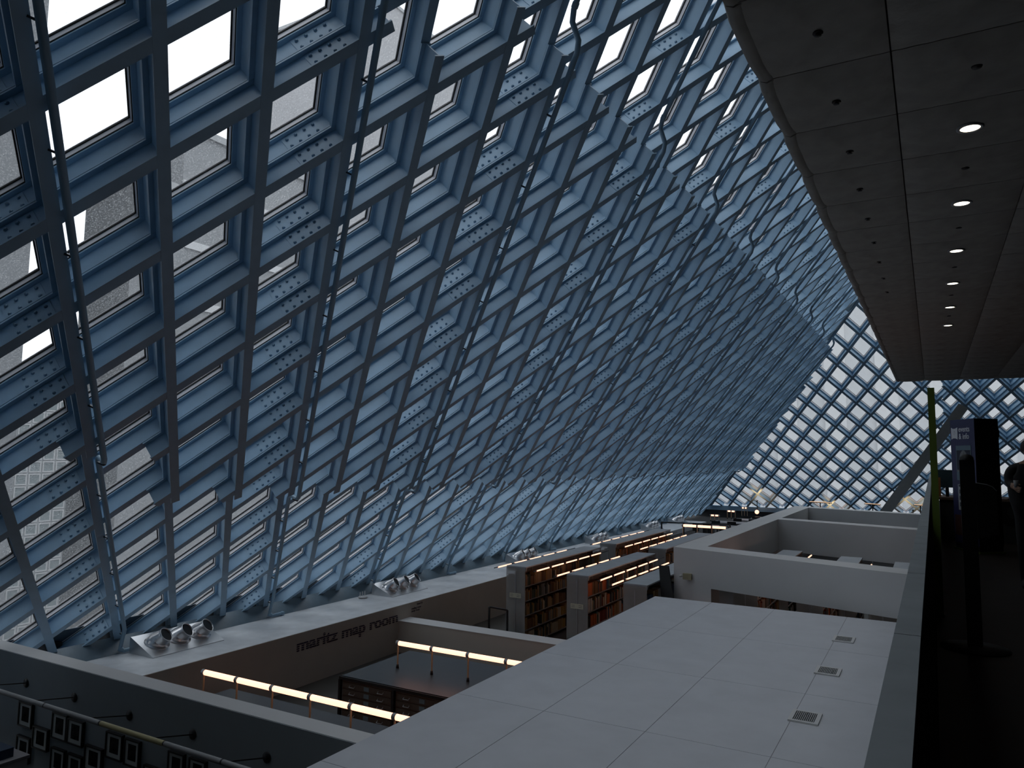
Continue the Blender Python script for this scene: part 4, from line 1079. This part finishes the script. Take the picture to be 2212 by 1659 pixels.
# ================================================================== OUTSIDE
GZ = -55.0
m = MB(); m.box((-700, -300, GZ-1), (400, 700, GZ)); struct(m.build('street_ground', mat('wet_asphalt', (0.10, 0.10, 0.105), 0.7, noise=0.2, nscale=0.05)), 'street level far below')
def building(label, col, x, y0, y1, z1, depth, stripe=None, windows=None):
    t = thing('building', label, 'building', (x-depth/2, (y0+y1)/2, GZ))
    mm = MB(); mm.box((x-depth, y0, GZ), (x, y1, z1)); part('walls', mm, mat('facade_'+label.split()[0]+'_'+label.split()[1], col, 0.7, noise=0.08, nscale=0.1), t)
    mm = MB(); mm.box((x-depth-0.4, y0-0.4, z1), (x+0.4, y1+0.4, z1+0.9)); part('roof_edge', mm, mat('roof_edge_grey', (0.35, 0.36, 0.37), 0.7), t)
    if stripe:
        z = z1-stripe[0]
        while z > -10:
            b = MB(); b.box((x, y0, z), (x+0.25, y1, z+stripe[1])); part('floor_band', b, mat('band_pale', (0.55, 0.56, 0.57), 0.7), t); z -= stripe[0]
    return t
e1 = onx((76, 400), -62)
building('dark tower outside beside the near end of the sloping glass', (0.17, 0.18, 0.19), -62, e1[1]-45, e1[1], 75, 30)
e2a = onx((286, 500), -66); e2c = onx((400, 500), -66); r2a = onx((286, 385), -66)
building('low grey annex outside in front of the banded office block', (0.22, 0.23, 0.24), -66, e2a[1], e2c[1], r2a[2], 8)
e2 = onx((400, 300), -80); e2b = onx((740, 420), -80); r2 = onx((430, 292), -80)
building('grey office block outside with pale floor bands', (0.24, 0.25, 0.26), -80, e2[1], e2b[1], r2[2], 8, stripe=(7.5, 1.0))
e3 = onx((812, 200), -120); e3b = onx((1015, 250), -120); r3 = onx((850, 12), -120)
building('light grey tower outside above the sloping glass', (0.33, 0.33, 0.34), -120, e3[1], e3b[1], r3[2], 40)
# block with a grid of windows
xw4 = -190; r4 = onx((100, 850), xw4); ya = onx((-80, 1000), xw4)[1]; yb = onx((1100, 1000), xw4)[1]
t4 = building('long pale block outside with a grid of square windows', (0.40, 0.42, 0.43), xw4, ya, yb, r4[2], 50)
wm = MB(); wm.box((0, -1.15, -1.15), (0.25, 1.15, 1.15)); wm.m = 1
gw = MB(); gw.box((0.0, -1.1, -1.05), (0.12, 1.1, 1.05)); wme = gw.data('window', mat('distant_window_glass', (0.24, 0.28, 0.29), 0.3))
fr4 = MB()
for (a, b) in (((-1.35, -1.35), (1.35, -1.05)), ((-1.35, 1.05), (1.35, 1.35)), ((-1.35, -1.05), (-1.1, 1.05)), ((1.1, -1.05), (1.35, 1.05))): fr4.box((0, a[0], a[1]), (0.3, b[0], b[1]))
fme4 = fr4.data('window_frame', mat('window_frame_pale', (0.52, 0.53, 0.54), 0.7))
nw = 0
for c in range(0, 26):
    for r in range(0, 26):
        p = A(xw4, ya+3+c*3.1, r4[2]-3.0-r*3.0); q, _ = proj(p)
        if -20 < q[0] < 380 and 830 < q[1] < 1420 and nw < 300:
            nw += 1
            w_ = link('window', wme, t4, p-np.array(t4.location)); link('window_frame', fme4, w_)
# pale block beyond the far glass wall
t5 = thing('building', 'broad pale building standing beyond the far glass wall', 'building', (0, 150, GZ))
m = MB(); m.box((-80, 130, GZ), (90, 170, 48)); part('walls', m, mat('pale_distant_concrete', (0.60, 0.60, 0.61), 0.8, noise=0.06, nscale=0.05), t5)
for k in range(18):
    xx = -60+k*7.5
    b = MB(); b.box((xx, 129.6, GZ), (xx+3.2, 130, 47)); part('pilaster', b, mat('pale_distant_pilaster', (0.68, 0.67, 0.67), 0.8), t5)
